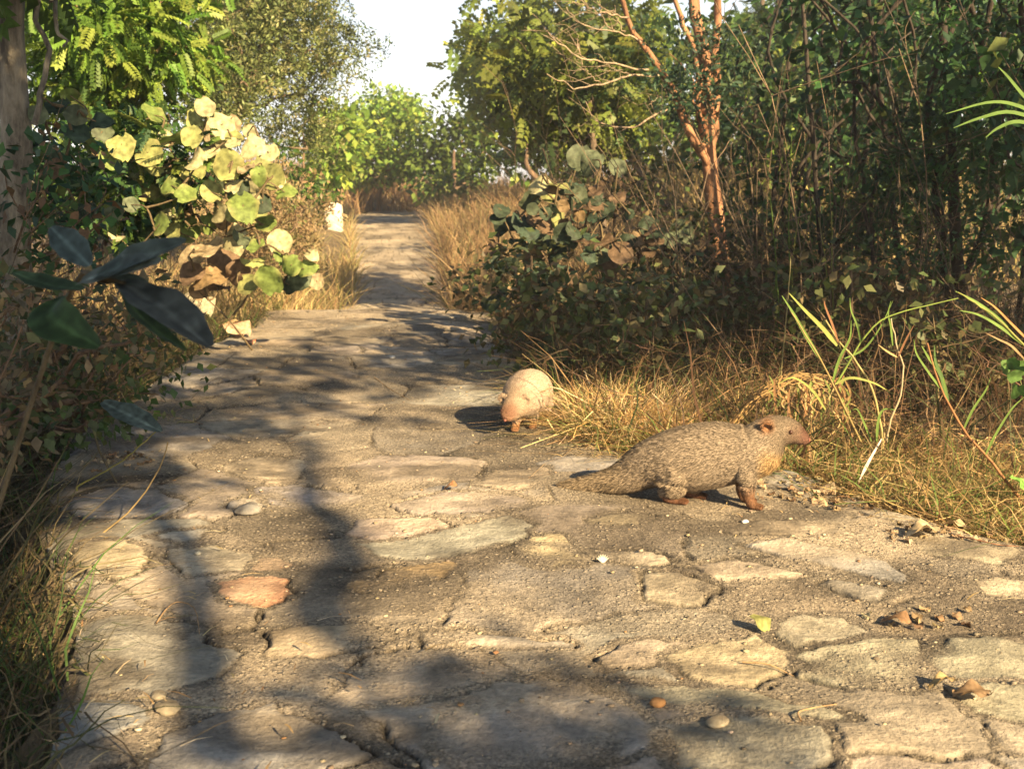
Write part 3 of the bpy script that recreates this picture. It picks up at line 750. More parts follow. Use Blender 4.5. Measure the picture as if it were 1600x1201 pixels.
def tree(name, label, cat, base, trunk, trunk_r, clumps, crad, per, T, size, pal, bark=(.16, .12, .08), group=None, droop=.3, rtip=.004, bmat=None, stems=None, flat=.8, crown='crown', updir=None, maxr=None, leafmat=None):
    base = np.asarray(base, float); root = thing(name, label, cat, base, group); clumps = keep_light(clumps, crad + size * .6)
    mb = MB(); nodes = skeleton(mb, trunk, trunk_r, clumps, bark, rtip, maxr=maxr)
    for st in (stems or []): tube(mb, smooth_path(st[0], 14) + rng.normal(size=(14, 3)) * .008, np.linspace(st[1], st[2], 14), np.array(bark) * U(.8, 1.2, (14, 1)), k=7)
    mb.build('trunk', bmat or M_BARK, root, base)
    lf = MB(); leaf_clumps(lf, clumps, crad, per, T, size, pal, droop, flat=flat, updir=updir); lf.build(crown, leafmat or M_LEAF, root, base)
    return root

def blades(mb, base, h, w, pal, lean=.5, curl=.6, seg=4, jit=.3, wind=(0, 0)):
    n = len(base); h = np.broadcast_to(h, (n,)); a = U(0, 2 * math.pi, n); d = np.stack([np.cos(a), np.sin(a), 0 * a], 1)
    l = np.abs(rng.normal(size=n)) * lean; cu = U(0, 1, n) * curl
    t = np.linspace(0, 1, seg + 1)
    hor = (l[:, None] * t[None] + cu[:, None] * t[None] ** 2.4) * h[:, None]
    ver = (t[None] - (.45 * cu)[:, None] * t[None] ** 2.6) * h[:, None] / np.sqrt(1 + l[:, None] ** 2)
    pts = base[:, None, :] + d[:, None, :] * hor[..., None] + np.array([0, 0, 1.]) * ver[..., None]
    pts[:, :, 0] += wind[0] * h[:, None] * t[None] ** 2; pts[:, :, 1] += wind[1] * h[:, None] * t[None] ** 2
    pts[:, 1:-1] += rng.normal(size=(n, seg - 1, 3)) * (h[:, None, None] * .025)
    b = U(0, math.pi, n); sd = np.stack([np.cos(b), np.sin(b), 0 * b], 1)
    ww = (w * U(.6, 1.4, n))[:, None] * np.array([.8, 1, .9, .6, .12] if seg == 4 else np.linspace(1, .15, seg + 1))[None]
    V = np.stack([pts - sd[:, None] * ww[..., None], pts + sd[:, None] * ww[..., None]], 2).reshape(-1, 3)
    i = np.arange(n)[:, None] * (seg + 1) * 2 + np.arange(seg)[None] * 2
    Q = np.stack([i, i + 1, i + 3, i + 2], -1).reshape(-1, 4)
    mb.add(V, Q, np.repeat(pick(pal, n, jit), (seg + 1) * 2, axis=0))
def tangle(mb, base, L, w, pal, rise=.25, seg=5, jit=.3):
    """fallen, bent stalks and dead blades lying over one another"""
    n = len(base); a = U(0, 2 * math.pi, n); L = L * U(.4, 1.3, n)
    d = np.stack([np.cos(a), np.sin(a), U(-.2, .8, n)], 1); t = np.linspace(0, 1, seg + 1)
    bend = rng.normal(size=(n, 3)) * .45; bend[:, 2] = -np.abs(bend[:, 2]) * 1.1
    pts = base[:, None] + L[:, None, None] * (d[:, None] * t[None, :, None] + bend[:, None] * (t ** 2)[None, :, None])
    pts[:, 1:-1] += rng.normal(size=(n, seg - 1, 3)) * (L[:, None, None] * .04)
    gz = ground_z(pts[..., 0], pts[..., 1]); pts[..., 2] = np.maximum(pts[..., 2], gz + .004 + .02 * U(0, 1, (n, 1)))
    sd = norm(rng.normal(size=(n, 3)) * np.array([1, 1, .5])); ww = (w * U(.5, 1.5, n))[:, None] * np.linspace(1, .35, seg + 1)[None]
    V = np.stack([pts - sd[:, None] * ww[..., None], pts + sd[:, None] * ww[..., None]], 2).reshape(-1, 3)
    i = np.arange(n)[:, None] * (seg + 1) * 2 + np.arange(seg)[None] * 2
    Q = np.stack([i, i + 1, i + 3, i + 2], -1).reshape(-1, 4)
    mb.add(V, Q, np.repeat(pick(pal, n, jit), (seg + 1) * 2, axis=0))
def verge_pts(n, side, y0, y1, d0, d1, pw=1.0, ypw=1.0):
    y = y0 + (y1 - y0) * U(0, 1, n) ** ypw; d = d0 + (d1 - d0) * U(0, 1, n) ** pw
    cl = fbm(y * 2.2, d * 2.2, 200 + int(side), 2)
    keep = cl > U(-.7, .1, n); y = y[keep]; d = d[keep]
    x = np.where(side < 0, xl(y) - d, xr(y) + d)
    return np.stack([x, y, ground_z(x, y) - .01], 1)

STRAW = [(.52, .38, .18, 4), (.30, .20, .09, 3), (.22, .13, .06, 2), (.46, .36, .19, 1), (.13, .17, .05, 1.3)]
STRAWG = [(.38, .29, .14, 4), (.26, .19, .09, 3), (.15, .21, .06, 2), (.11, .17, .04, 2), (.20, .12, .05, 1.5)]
BROWN = [(.15, .095, .055, 3), (.09, .06, .04, 3), (.22, .15, .08, 1.5), (.07, .085, .035, 2)]  # browns darkened, shade of the dense understory put into the grass colour
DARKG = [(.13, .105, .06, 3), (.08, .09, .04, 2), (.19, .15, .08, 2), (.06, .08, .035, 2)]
G_YEL = [(.23, .35, .06, 3), (.16, .28, .05, 3), (.31, .38, .07, 2), (.08, .13, .025, 1)]
G_MID = [(.075, .145, .03, 3), (.055, .11, .028, 3), (.11, .19, .035, 2), (.16, .20, .04, 1)]
G_OLV = [(.19, .23, .08, 3), (.14, .185, .065, 3), (.26, .27, .12, 1.5), (.08, .10, .035, 2)]
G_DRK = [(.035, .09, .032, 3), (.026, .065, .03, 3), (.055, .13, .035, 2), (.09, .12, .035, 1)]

LIT = []
def lit(p, r): LIT.append((np.asarray(p, float), r))
for v_ in range(40, 281, 30): lit(P(1108 if v_ > 150 else 1085, v_, 7.0), .12)
for u_, v_ in [(1080, 215), (1055, 150), (1030, 105), (1000, 65), (1118, 120)]: lit(P(u_, v_, 6.9), .10)
for u_ in range(180, 480, 45):
    for v_ in range(180, 380, 40): lit(P(u_, v_, 5.1), .17)
for u_, v_ in [(400, 400), (430, 440), (460, 420), (370, 390), (340, 390)]: lit(P(u_, v_, 5.0), .10)
for u_, v_ in [(845, 290), (870, 290), (866, 335)]: lit(P(u_, v_, 5.6), .04)
for u_, v_ in [(900, 640), (940, 650), (985, 660), (1040, 670), (985, 640), (1010, 650), (1300, 700), (1350, 720), (1420, 740), (1480, 760), (1550, 790), (1590, 760), (1250, 590), (1300, 600), (1480, 700), (1540, 720), (1360, 660)]: lit(G(u_, min(v_ + 30, 840)) + [0, 0, .06], .10)
for u_, v_ in [(600,900),(680,890),(760,860),(850,860),(650,930),(760,920),(860,910),(950,900),(1050,900),(960,960),(1050,980),(1150,960),(1250,980),(1350,1010),(1450,1000),(1550,1000),(1150,1050),(1300,1060),(1450,1090),(1100,880),(1230,880),(1350,880),(1500,900),(840,790),(900,820),(1000,820),(620,720),(560,760),(700,710),(800,700),(880,690),(350,720),(420,840),(400,920),(150,880),(200,1040),(170,980),(390,740)]: lit(G(u_, v_), .06)
for u_ in range(370, 760, 40):
    for v_ in (487, 497, 507): lit(G(u_, v_), .12)
lit(P(1240, 700, 2.7), .08); lit(P(1120, 700, 2.7), .1); lit(P(1050, 720, 2.75), .08); lit(P(825, 620, 3.55), .12)
for u_ in (530, 560, 600, 650, 690): lit(P(u_, 350, 20), .35)
for u_ in (430, 480, 520):
    for v_ in (330, 390, 440): lit(P(u_, v_, 11), .4)
for u_ in range(540, 800, 40):
    for v_ in (150, 190, 230, 270): lit(P(u_, v_, 24), .5)
for u_ in range(120, 300, 45):
    for v_ in (20, 70, 120): lit(P(u_, v_, 6.2), .12)
for u_ in range(330, 600, 50):
    for v_ in (20, 70, 120, 170): lit(P(u_, v_, 9.2), .3)
for u_ in (730, 780, 830, 880, 940):
    for v_ in (20, 70, 120, 170, 220): lit(P(u_, v_, 17), .45); lit(P(u_ + 30, v_, 9.2), .12)
LP = np.array([l[0] for l in LIT]); LR = np.array([l[1] for l in LIT])
def keep_light(cl, rad):
    out = []
    for c in np.asarray(cl):
        d = c - LP; al = d @ S; pr = np.linalg.norm(d - al[:, None] * S, axis=1)
        if not np.any((al > .6) & (pr < LR + rad * .9)): out.append(c)
    return np.array(out) if len(out) > 3 else np.asarray(cl)[:4]

# ------------------------------------------------------------------ grass and litter that nobody could count
mb = MB()
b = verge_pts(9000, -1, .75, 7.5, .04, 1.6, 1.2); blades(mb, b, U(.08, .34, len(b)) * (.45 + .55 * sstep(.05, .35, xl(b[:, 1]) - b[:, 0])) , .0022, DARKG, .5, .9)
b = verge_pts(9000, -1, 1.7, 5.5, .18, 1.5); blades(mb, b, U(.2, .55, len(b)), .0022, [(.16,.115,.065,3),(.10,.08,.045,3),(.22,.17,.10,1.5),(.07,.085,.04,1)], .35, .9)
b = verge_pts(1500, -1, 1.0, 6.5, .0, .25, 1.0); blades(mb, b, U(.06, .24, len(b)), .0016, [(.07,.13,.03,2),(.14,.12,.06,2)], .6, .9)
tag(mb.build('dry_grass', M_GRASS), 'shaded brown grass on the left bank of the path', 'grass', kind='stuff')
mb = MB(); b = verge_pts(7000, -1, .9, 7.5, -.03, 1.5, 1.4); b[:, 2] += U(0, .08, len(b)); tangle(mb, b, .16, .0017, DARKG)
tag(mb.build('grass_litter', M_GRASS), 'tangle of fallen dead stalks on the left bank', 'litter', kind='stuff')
mb = MB()
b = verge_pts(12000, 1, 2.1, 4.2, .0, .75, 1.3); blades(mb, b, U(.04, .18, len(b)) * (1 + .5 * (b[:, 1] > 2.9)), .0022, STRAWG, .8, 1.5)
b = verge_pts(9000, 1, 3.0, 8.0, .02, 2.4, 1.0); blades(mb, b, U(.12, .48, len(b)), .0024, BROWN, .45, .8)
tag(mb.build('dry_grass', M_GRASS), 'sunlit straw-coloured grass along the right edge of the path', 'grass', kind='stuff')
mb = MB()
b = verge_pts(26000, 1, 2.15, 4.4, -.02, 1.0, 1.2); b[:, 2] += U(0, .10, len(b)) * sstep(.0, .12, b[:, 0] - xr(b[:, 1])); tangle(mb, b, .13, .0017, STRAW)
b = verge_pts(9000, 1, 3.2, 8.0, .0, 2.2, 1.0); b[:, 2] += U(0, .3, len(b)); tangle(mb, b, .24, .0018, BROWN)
tag(mb.build('grass_litter', M_GRASS), 'matted dead grass and stalks under the right-hand thicket', 'litter', kind='stuff')
mb = MB()
b = verge_pts(15000, -1, 7.3, 24, -.12, 3.0, 1.6); pu, pv = proj(b); b = b[~((np.abs(pu - 522) < 22) & (pv < 420) & (b[:, 1] < 19.8))]; blades(mb, b, U(.15, .55, len(b)), .0045, [(.42,.32,.16,3),(.32,.23,.11,2),(.20,.20,.07,1.5)], .45, .8)
tag(mb.build('dry_grass', M_GRASS), 'pale dry grass left of the far stretch of path', 'grass', kind='stuff')
mb = MB()
b = verge_pts(19000, 1, 7.2, 24, -.10, 3.2, 1.5); blades(mb, b, U(.15, .75, len(b)), .0045, [(.34,.24,.13,3),(.25,.17,.09,3),(.40,.30,.16,1.5),(.14,.15,.06,1)], .45, .8)
tag(mb.build('dry_grass', M_GRASS), 'tall brown grass right of the far stretch of path', 'grass', kind='stuff')
mb = MB(); n = 15000; x = U(-9, 9, n); y = U(24.5, 33, n); b = np.stack([x, y, ground_z(x, y)], 1)
b = b[(x < xl(y)) | (x > xr(y)) | (y > 27)]; blades(mb, b, U(.4, 1.15, len(b)), .008, [(.30,.19,.10,3),(.24,.15,.08,3),(.36,.27,.14,1.5)], .35, .7)
n = 16000; x = U(2.5, 16, n); y = U(9, 24, n); b = np.stack([x, y, ground_z(x, y)], 1); blades(mb, b, U(.5, 1.5, n), .008, [(.40,.31,.14,3),(.32,.24,.11,3),(.24,.24,.08,1)], .3, .6)
tag(mb.build('dry_grass', M_GRASS), 'tall golden grass in the clearing beyond the trees', 'grass', kind='stuff')

# ------------------------------------------------------------------ trees
# mottled trunk at the left edge
tb = on_ground(-1.75, 3.7)
cl = np.vstack([poly_pts([(-300, -500), (330, -500), (300, -170), (-300, -100)], 26, 3.0, 5.0)])
tree('tree', 'pale mottled trunk at the left edge of the photo', 'tree', tb, [tb, P(18, 350, 3.7), P(32, 190, 3.7), P(18, 60, 3.7), P(40, -160, 3.7), P(60, -420, 3.8)], .062, cl, .34, 26, T_PIN, .20, G_MID, bark=(.13, .12, .10), bmat=M_LICHEN,
     stems=[([P(55, 200, 3.6), P(75, 90, 3.65), P(60, 20, 3.7), P(55, -60, 3.7)], .010, .007), ([P(100, 75, 3.6), P(85, 20, 3.65), P(72, -60, 3.7)], .005, .009)])
# green pinnate tree behind it
tb = on_ground(-2.9, 6.4)
cl = np.vstack([poly_pts([(60, -60), (320, -60), (330, 50), (260, 150), (180, 180), (90, 140)], 50, 5.8, 7.4)])
tree('tree', 'fresh green feathery-leaved tree right of the mottled trunk', 'tree', tb, [tb, P(130, 300, 6.4), P(160, 180, 6.4), P(200, 80, 6.4), P(260, -40, 6.4)], .045, cl, .26, 48, T_PIN, .12, [(.14,.24,.035,3),(.09,.18,.03,3),(.21,.28,.05,2)], bark=(.22,.17,.10))
# fine-leaved olive tree leaning over the path
tb = on_ground(-3.6, 10.0)
cl = poly_pts([(290, -60), (490, -60), (500, 20), (500, 60), (555, 80), (540, 110), (510, 160), (500, 230), (470, 270), (420, 215), (330, 190), (290, 120)], 150, 9.0, 11.6)
tree('tree', 'fine-leaved olive-green thorn tree arching towards the sky gap', 'tree', tb, [tb, P(330, 260, 10), P(380, 150, 10), P(420, 50, 10.2), P(450, -50, 10.2)], .06, cl, .34, 60, T_TUFT, .12, G_OLV, bark=(.18, .14, .10), droop=.1)
tb = on_ground(-1.95, 9.2)
cl = poly_pts([(430, 215), (500, 230), (520, 290), (500, 330), (450, 325)], 16, 8.8, 9.6)
tree('shrub', 'small dark green shrub above the white milestone', 'shrub', tb, [tb, P(470, 300, 9.2), P(475, 240, 9.2)], .02, cl, .16, 60, T_DIA, .06, [(.07,.14,.03,3),(.05,.10,.03,2),(.12,.19,.04,1)])
# trees closing the view
for i, (pl, y0, y1, n, lab, bx, pal) in enumerate([
    ([(545, 165), (600, 145), (650, 160), (660, 200), (655, 280), (560, 285), (530, 240)], 25, 28, 80, 'bright yellow-green tree closing the end of the path, left of two', -3.2, G_YEL),
    ([(650, 190), (700, 170), (745, 175), (770, 230), (755, 290), (690, 300), (655, 285)], 22.5, 25, 90, 'mid-green tree closing the end of the path, right of two', -1.2, [(.14,.20,.035,3),(.10,.16,.03,3),(.06,.11,.025,2)]),
    ([(480, 220), (545, 160), (560, 240), (540, 290), (500, 290)], 18, 20, 40, 'yellowish bush behind the white milestone', -4.6, G_YEL),
    ([(740, 160), (830, 120), (900, 180), (880, 260), (770, 270)], 17, 20, 60, 'pale green tree behind the dark broad-leaved shrub', 0.8, G_YEL)]):
    yc = (y0 + y1) / 2; tb = on_ground(bx, yc); cl = poly_pts(pl, n, y0, y1)
    uc = np.mean([p[0] for p in pl]); tree('tree' if 'tree' in lab else 'bush', lab, 'tree' if 'tree' in lab else 'bush', tb, [tb, (tb + P(uc, 250, yc)) / 2, P(uc, 260, yc), P(uc, 235, yc)], .06, cl, .42, 75, T_DIA, .15, pal, bark=(.14, .10, .07), rtip=.007, group=None)
# right feathery trees
tb = on_ground(2.6, 18)
cl = poly_pts([(745, -60), (1010, -60), (1010, 200), (900, 225), (800, 200), (770, 160), (730, 120), (760, 40)], 150, 16, 20)
tree('tree', 'feathery green tree right of the sky gap', 'tree', tb, [tb, P(960, 200, 18), P(940, 80, 18), P(900, -60, 18)], .10, cl, .5, 36, T_PIN2, .30, [(.17,.24,.04,3),(.24,.29,.05,3),(.10,.15,.03,2)], bark=(.10, .08, .06), rtip=.005)
tb = on_ground(.9, 9.6)
cl = poly_pts([(800, 60), (1000, 40), (1010, 230), (960, 270), (830, 250), (790, 170)], 50, 8.6, 10.6)
tree('tree', 'young tree with hanging leaflets behind the broad-leaved shrub', 'tree', tb, [tb, P(930, 260, 9.6), P(920, 150, 9.6), P(900, 60, 9.6)], .04, cl, .28, 26, T_PIN2, .18, [(.12,.16,.03,3),(.18,.21,.04,2),(.05,.09,.03,2)], bark=(.10, .08, .06))
# reddish trunk
tb = on_ground(*P(1130, 400, 7.0)[:2])
fk = P(1108, 262, 7.0)
cl = np.vstack([poly_pts([(1000, -220), (1300, -220), (1270, 100), (1140, 160), (1040, 30)], 50, 7.2, 8.6), poly_pts([(1020, 60), (1110, 90), (1100, 150), (1040, 160)], 6, 6.6, 6.85)])
tree('tree', 'forked tree with sunlit orange-red bark', 'tree', tb, [tb, P(1118, 330, 7.0), fk, P(1103, 130, 7.0), P(1085, 0, 7.05), P(1075, -160, 7.1)], .062, cl, .30, 36, T_TUFT, .12, [(.05,.10,.06,3),(.035,.075,.045,3),(.08,.12,.05,1)], bark=(.27, .15, .09), rtip=.0028, maxr=.02, bmat=M_PEEL,
     stems=[([fk, P(1080, 215, 6.9), P(1055, 150, 6.9), P(1032, 108, 6.85), P(1005, 70, 6.8), P(985, 35, 6.8), P(965, -20, 6.8)], .030, .013),
            ([fk, P(1118, 180, 7.05), P(1117, 90, 7.1), P(1122, -30, 7.1)], .036, .022), ([P(1104, 240, 6.95), P(1092, 180, 6.95), P(1094, 120, 6.95), P(1080, 60, 6.95), P(1060, 20, 6.95), P(1048, -20, 6.95)], .022, .014)])
# bare twigs reaching left from it
root = thing('bare_branch', 'bare pale branch with fine twigs reaching left from the orange trunk', 'branch', P(1032, 112, 6.83))
mb = MB(); pc = np.array([.36, .29, .21])
for pts, r0 in [([(1035, 118), (985, 118), (940, 132), (905, 138), (880, 130), (855, 118)], .008), ([(1010, 112), (960, 100), (920, 94), (890, 82), (865, 60), (850, 45)], .007), ([(1070, 170), (1030, 175), (1000, 195), (975, 200), (945, 195), (925, 178), (915, 160)], .008),
                ([(1000, 66), (975, 52), (950, 50), (920, 42), (900, 30), (885, 10)], .006), ([(980, 28), (955, 22), (930, 18), (905, 0)], .006), ([(960, 50), (945, 35), (938, 15), (935, -10)], .004), ([(940, 132), (925, 120), (912, 105), (908, 80)], .003),
                ([(920, 94), (905, 80), (902, 60), (898, 45)], .003), ([(1075, 160), (1040, 150), (1010, 165)], .005), ([(985, 118), (960, 108), (945, 98)], .003), ([(975, 52), (965, 30), (958, 10)], .004)]:
    pp = np.array([P(u, v, 6.8 - .0016 * (1035 - u)) for u, v in pts]); tube(mb, smooth_path(pp, 16) + rng.normal(size=(16, 3)) * .006, np.linspace(r0, r0 * .35, 16), pc * U(.8, 1.2, (16, 1)), k=5)
    for k in range(6):
        s_ = smooth_path(pp, 16)[U(3, 15).__int__()]; e = s_ + np.array([-U(.05, .2), 0, U(-.08, .16)]); tube(mb, [s_, (s_ + e) / 2 + rng.normal(size=3) * .01, e], [.002, .0015, .001], pc, k=4)
mb.build('twigs', M_TWIG, root, P(1032, 112, 6.83))
root.children[0].name = 'twig'

# thicket of dark saplings on the right
thick = [ # u of the stem, depth, radius, lean px, top crown box
 (1215, 7.6, .022, 20, 'slim dark sapling just right of the orange trunk'),
 (1285, 6.4, .020, -30, 'thin leaning sapling at the left of the dark thicket'),
 (1345, 7.2, .026, 30, 'straight dark sapling in the middle of the thicket'),
 (1405, 5.8, .020, -45, 'curving dark stem left of the thickest dark trunk'),
 (1500, 5.4, .036, -30, 'thickest dark trunk of the right thicket'),
 (1545, 6.6, .026, 25, 'dark sapling right of the thickest dark trunk'),
 (1625, 4.9, .022, -30, 'spreading thorny shrub at the right edge of the photo')]
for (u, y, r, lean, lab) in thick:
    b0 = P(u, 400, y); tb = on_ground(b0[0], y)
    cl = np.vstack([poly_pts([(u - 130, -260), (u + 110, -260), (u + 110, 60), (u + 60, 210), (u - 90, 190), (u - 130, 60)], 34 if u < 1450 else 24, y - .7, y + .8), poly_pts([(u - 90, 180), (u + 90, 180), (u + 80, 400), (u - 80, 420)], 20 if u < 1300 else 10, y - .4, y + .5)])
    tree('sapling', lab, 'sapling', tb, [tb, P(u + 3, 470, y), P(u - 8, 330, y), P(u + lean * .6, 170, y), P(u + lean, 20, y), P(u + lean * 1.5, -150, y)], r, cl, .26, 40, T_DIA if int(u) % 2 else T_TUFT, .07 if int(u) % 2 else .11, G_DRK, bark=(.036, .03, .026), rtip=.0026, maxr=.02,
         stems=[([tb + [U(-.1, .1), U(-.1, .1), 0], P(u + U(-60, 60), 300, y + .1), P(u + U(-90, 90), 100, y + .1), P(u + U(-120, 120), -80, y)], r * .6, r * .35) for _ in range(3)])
# golden-lit trees beyond the thicket
for (pl, y0, y1, n, lab, cat, bx, pal, sz) in [
    ([(1490, 20), (1680, -40), (1680, 210), (1560, 220), (1500, 160)], 9.5, 11.5, 46, 'bright green bush showing through at the right edge', 'bush', 5.0, [(.13,.24,.03,3),(.09,.18,.03,2)], .11),
    ([(1180, 60), (1460, 40), (1460, 260), (1190, 280)], 14, 17, 60, 'yellow-green tree glimpsed behind the dark thicket', 'tree', 4.6, G_YEL, .15),
    ([(1000, -20), (1220, -20), (1220, 240), (1010, 250)], 13, 16, 60, 'green tree glimpsed behind the orange-red trunk', 'tree', 2.9, G_MID, .15),
    ([(1300, -100), (1700, -100), (1700, 60), (1300, 60)], 13, 16, 50, 'tall dark tree rising above the thicket', 'tree', 6.2, G_MID, .17)]:
    yc = (y0 + y1) / 2; tb = on_ground(bx, yc); cl = poly_pts(pl, n, y0, y1); uc = np.mean([p[0] for p in pl]); vc = np.mean([p[1] for p in pl])
    tree(cat, lab, cat, tb, [tb, (tb + P(uc, vc + 50, yc)) / 2, P(uc, vc + 40, yc), P(uc, vc - 30, yc)], .07, cl, .36, 40, T_DIA, sz, pal, bark=(.10, .08, .06), rtip=.005)
for k_, (x_, y_, h_, r_, lab, pal) in enumerate([(4.2, 19, 4.6, 1.5, 'tall dim tree filling the gap right of the feathery tree', G_MID), (7.2, 18, 5.0, 1.8, 'broad green tree far behind the thicket, left of the pair', G_YEL), (10.5, 17, 5.0, 1.8, 'broad green tree far behind the thicket, right of the pair', G_MID), (3.9, 12.0, 3.2, .9, 'dark tree standing in the golden clearing', G_DRK),
        (.8, 24, 3.0, 1.6, 'low hazy green bush beyond the brown grass, left of three', G_MID), (3.6, 25, 3.4, 1.8, 'low hazy green bush beyond the brown grass, middle of three', G_YEL), (7.0, 26, 3.4, 2.0, 'low hazy green bush beyond the brown grass, right of three', G_MID),
        (3.6, 10.0, 3.0, .8, 'dark small-leaved tree close behind the orange-red trunk', G_DRK), (-7.5, 15, 4.6, 1.9, 'green tree behind the olive thorn tree', G_MID), (-5.2, 8.0, 3.8, 1.2, 'dark leafy tree behind the fresh green feathery one', G_DRK)]):
    tb = on_ground(x_, y_); n = 60; c_ = ball(n) * [r_, r_, h_ * .40] + tb + [0, 0, h_ * .58]
    kn_ = 'bush' if 'bush' in lab else 'tree'; tree(kn_, lab, kn_, tb, [tb, tb + [.1, 0, h_ * .3], tb + [-.1, 0, h_ * .55], tb + [0, 0, h_ * .85]], .06 + .01 * r_, c_, .22 * r_ + .15, 55, T_DIA if k_ % 2 else T_PIN2, .10 * (y_ / 12) ** .5 if k_ % 2 else .2, pal, bark=(.10, .08, .06), rtip=.005)
# low dark shrubs under the thicket, and the fallen twigs between the stems
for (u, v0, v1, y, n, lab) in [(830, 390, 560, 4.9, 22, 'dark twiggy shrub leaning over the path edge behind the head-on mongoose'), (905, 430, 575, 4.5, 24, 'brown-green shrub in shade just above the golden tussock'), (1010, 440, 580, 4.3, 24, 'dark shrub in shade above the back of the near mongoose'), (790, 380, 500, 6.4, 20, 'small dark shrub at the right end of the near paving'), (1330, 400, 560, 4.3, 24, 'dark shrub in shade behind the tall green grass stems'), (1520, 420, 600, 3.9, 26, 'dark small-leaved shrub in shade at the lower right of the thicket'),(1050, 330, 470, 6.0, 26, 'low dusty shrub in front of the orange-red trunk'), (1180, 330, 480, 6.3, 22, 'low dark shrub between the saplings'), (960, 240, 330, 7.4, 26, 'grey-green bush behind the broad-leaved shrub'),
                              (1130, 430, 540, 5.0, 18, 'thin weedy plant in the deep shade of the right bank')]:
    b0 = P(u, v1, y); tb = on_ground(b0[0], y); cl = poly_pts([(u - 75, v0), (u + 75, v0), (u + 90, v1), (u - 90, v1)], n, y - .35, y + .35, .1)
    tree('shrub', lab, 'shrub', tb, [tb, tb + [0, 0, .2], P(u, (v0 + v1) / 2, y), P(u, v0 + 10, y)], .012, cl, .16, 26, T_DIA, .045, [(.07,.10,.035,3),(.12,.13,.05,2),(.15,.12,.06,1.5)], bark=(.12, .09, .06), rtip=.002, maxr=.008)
mb = MB()
def twig(p, d, L, r, dep=0):
    m = 5; pts = [p]; q_ = np.array(p, float); dd = norm(np.array(d, float))
    for k in range(m): dd = norm(dd + rng.normal(size=3) * .16 + [0, 0, .03]); q_ = q_ + dd * L / m; pts.append(q_)
    c = np.array([(.08,.065,.05),(.12,.09,.065),(.20,.15,.10)][int(U(0, 3))])
    tube(mb, pts, np.linspace(r, r * .45, m + 1), c, k=3)
    if dep < 2:
        for k in range(2 if dep else 3): twig(pts[1 + int(U(0, m - 1))], norm(dd + rng.normal(size=3) * .6), L * U(.35, .65), r * .6, dep + 1)
for k in range(170):
    y = U(4.2, 8.5); x = P(U(900, 1680), 400, y)[0]
    if x > xr(y) + .45: twig(on_ground(x, y), (U(-.6, .5), U(-.4, .4), 1), U(.5, 1.5), U(.002, .005))
tag(mb.build('brushwood', M_TWIG), 'bare thin twigs crowding the shade under the right thicket', 'brushwood', kind='stuff')
mb = MB()
for k in range(230):
    y = U(2.2, 6.5); x = xl(y) - U(.35, 1.6); twig(on_ground(x, y), (U(-.5, .6), U(-.4, .4), 1), U(.3, 1.0), U(.0015, .004))
tag(mb.build('brushwood', M_TWIG), 'bare thin stems standing on the shaded left bank', 'brushwood', kind='stuff')
# left undergrowth
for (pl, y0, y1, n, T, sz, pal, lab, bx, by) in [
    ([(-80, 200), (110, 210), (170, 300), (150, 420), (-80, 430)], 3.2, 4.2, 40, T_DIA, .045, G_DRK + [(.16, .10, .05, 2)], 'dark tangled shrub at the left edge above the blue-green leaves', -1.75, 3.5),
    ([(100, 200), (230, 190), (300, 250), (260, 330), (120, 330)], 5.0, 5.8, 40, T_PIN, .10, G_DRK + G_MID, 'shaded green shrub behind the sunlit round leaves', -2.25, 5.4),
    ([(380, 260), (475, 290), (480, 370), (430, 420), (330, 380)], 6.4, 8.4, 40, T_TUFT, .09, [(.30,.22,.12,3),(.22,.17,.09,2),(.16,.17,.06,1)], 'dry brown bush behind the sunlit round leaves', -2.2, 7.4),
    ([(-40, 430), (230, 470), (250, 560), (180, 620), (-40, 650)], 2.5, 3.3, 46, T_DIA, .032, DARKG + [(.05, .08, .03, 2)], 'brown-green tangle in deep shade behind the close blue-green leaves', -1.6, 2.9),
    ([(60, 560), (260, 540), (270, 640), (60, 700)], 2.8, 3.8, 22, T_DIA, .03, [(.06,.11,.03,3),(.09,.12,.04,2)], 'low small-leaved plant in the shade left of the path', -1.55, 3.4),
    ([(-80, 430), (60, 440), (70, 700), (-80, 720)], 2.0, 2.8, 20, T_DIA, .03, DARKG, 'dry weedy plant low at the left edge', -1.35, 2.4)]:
    tb = on_ground(bx, by); cl = poly_pts(pl, n, y0, y1); c0 = cl.mean(0)
    tree('shrub', lab, 'shrub', tb, [tb, (tb + c0) / 2, c0, c0 + [0, 0, .15]], .016, cl, .14 if y0 < 4.5 else .22, 26, T, sz, pal, bark=(.14, .10, .07), rtip=.002, maxr=.01)

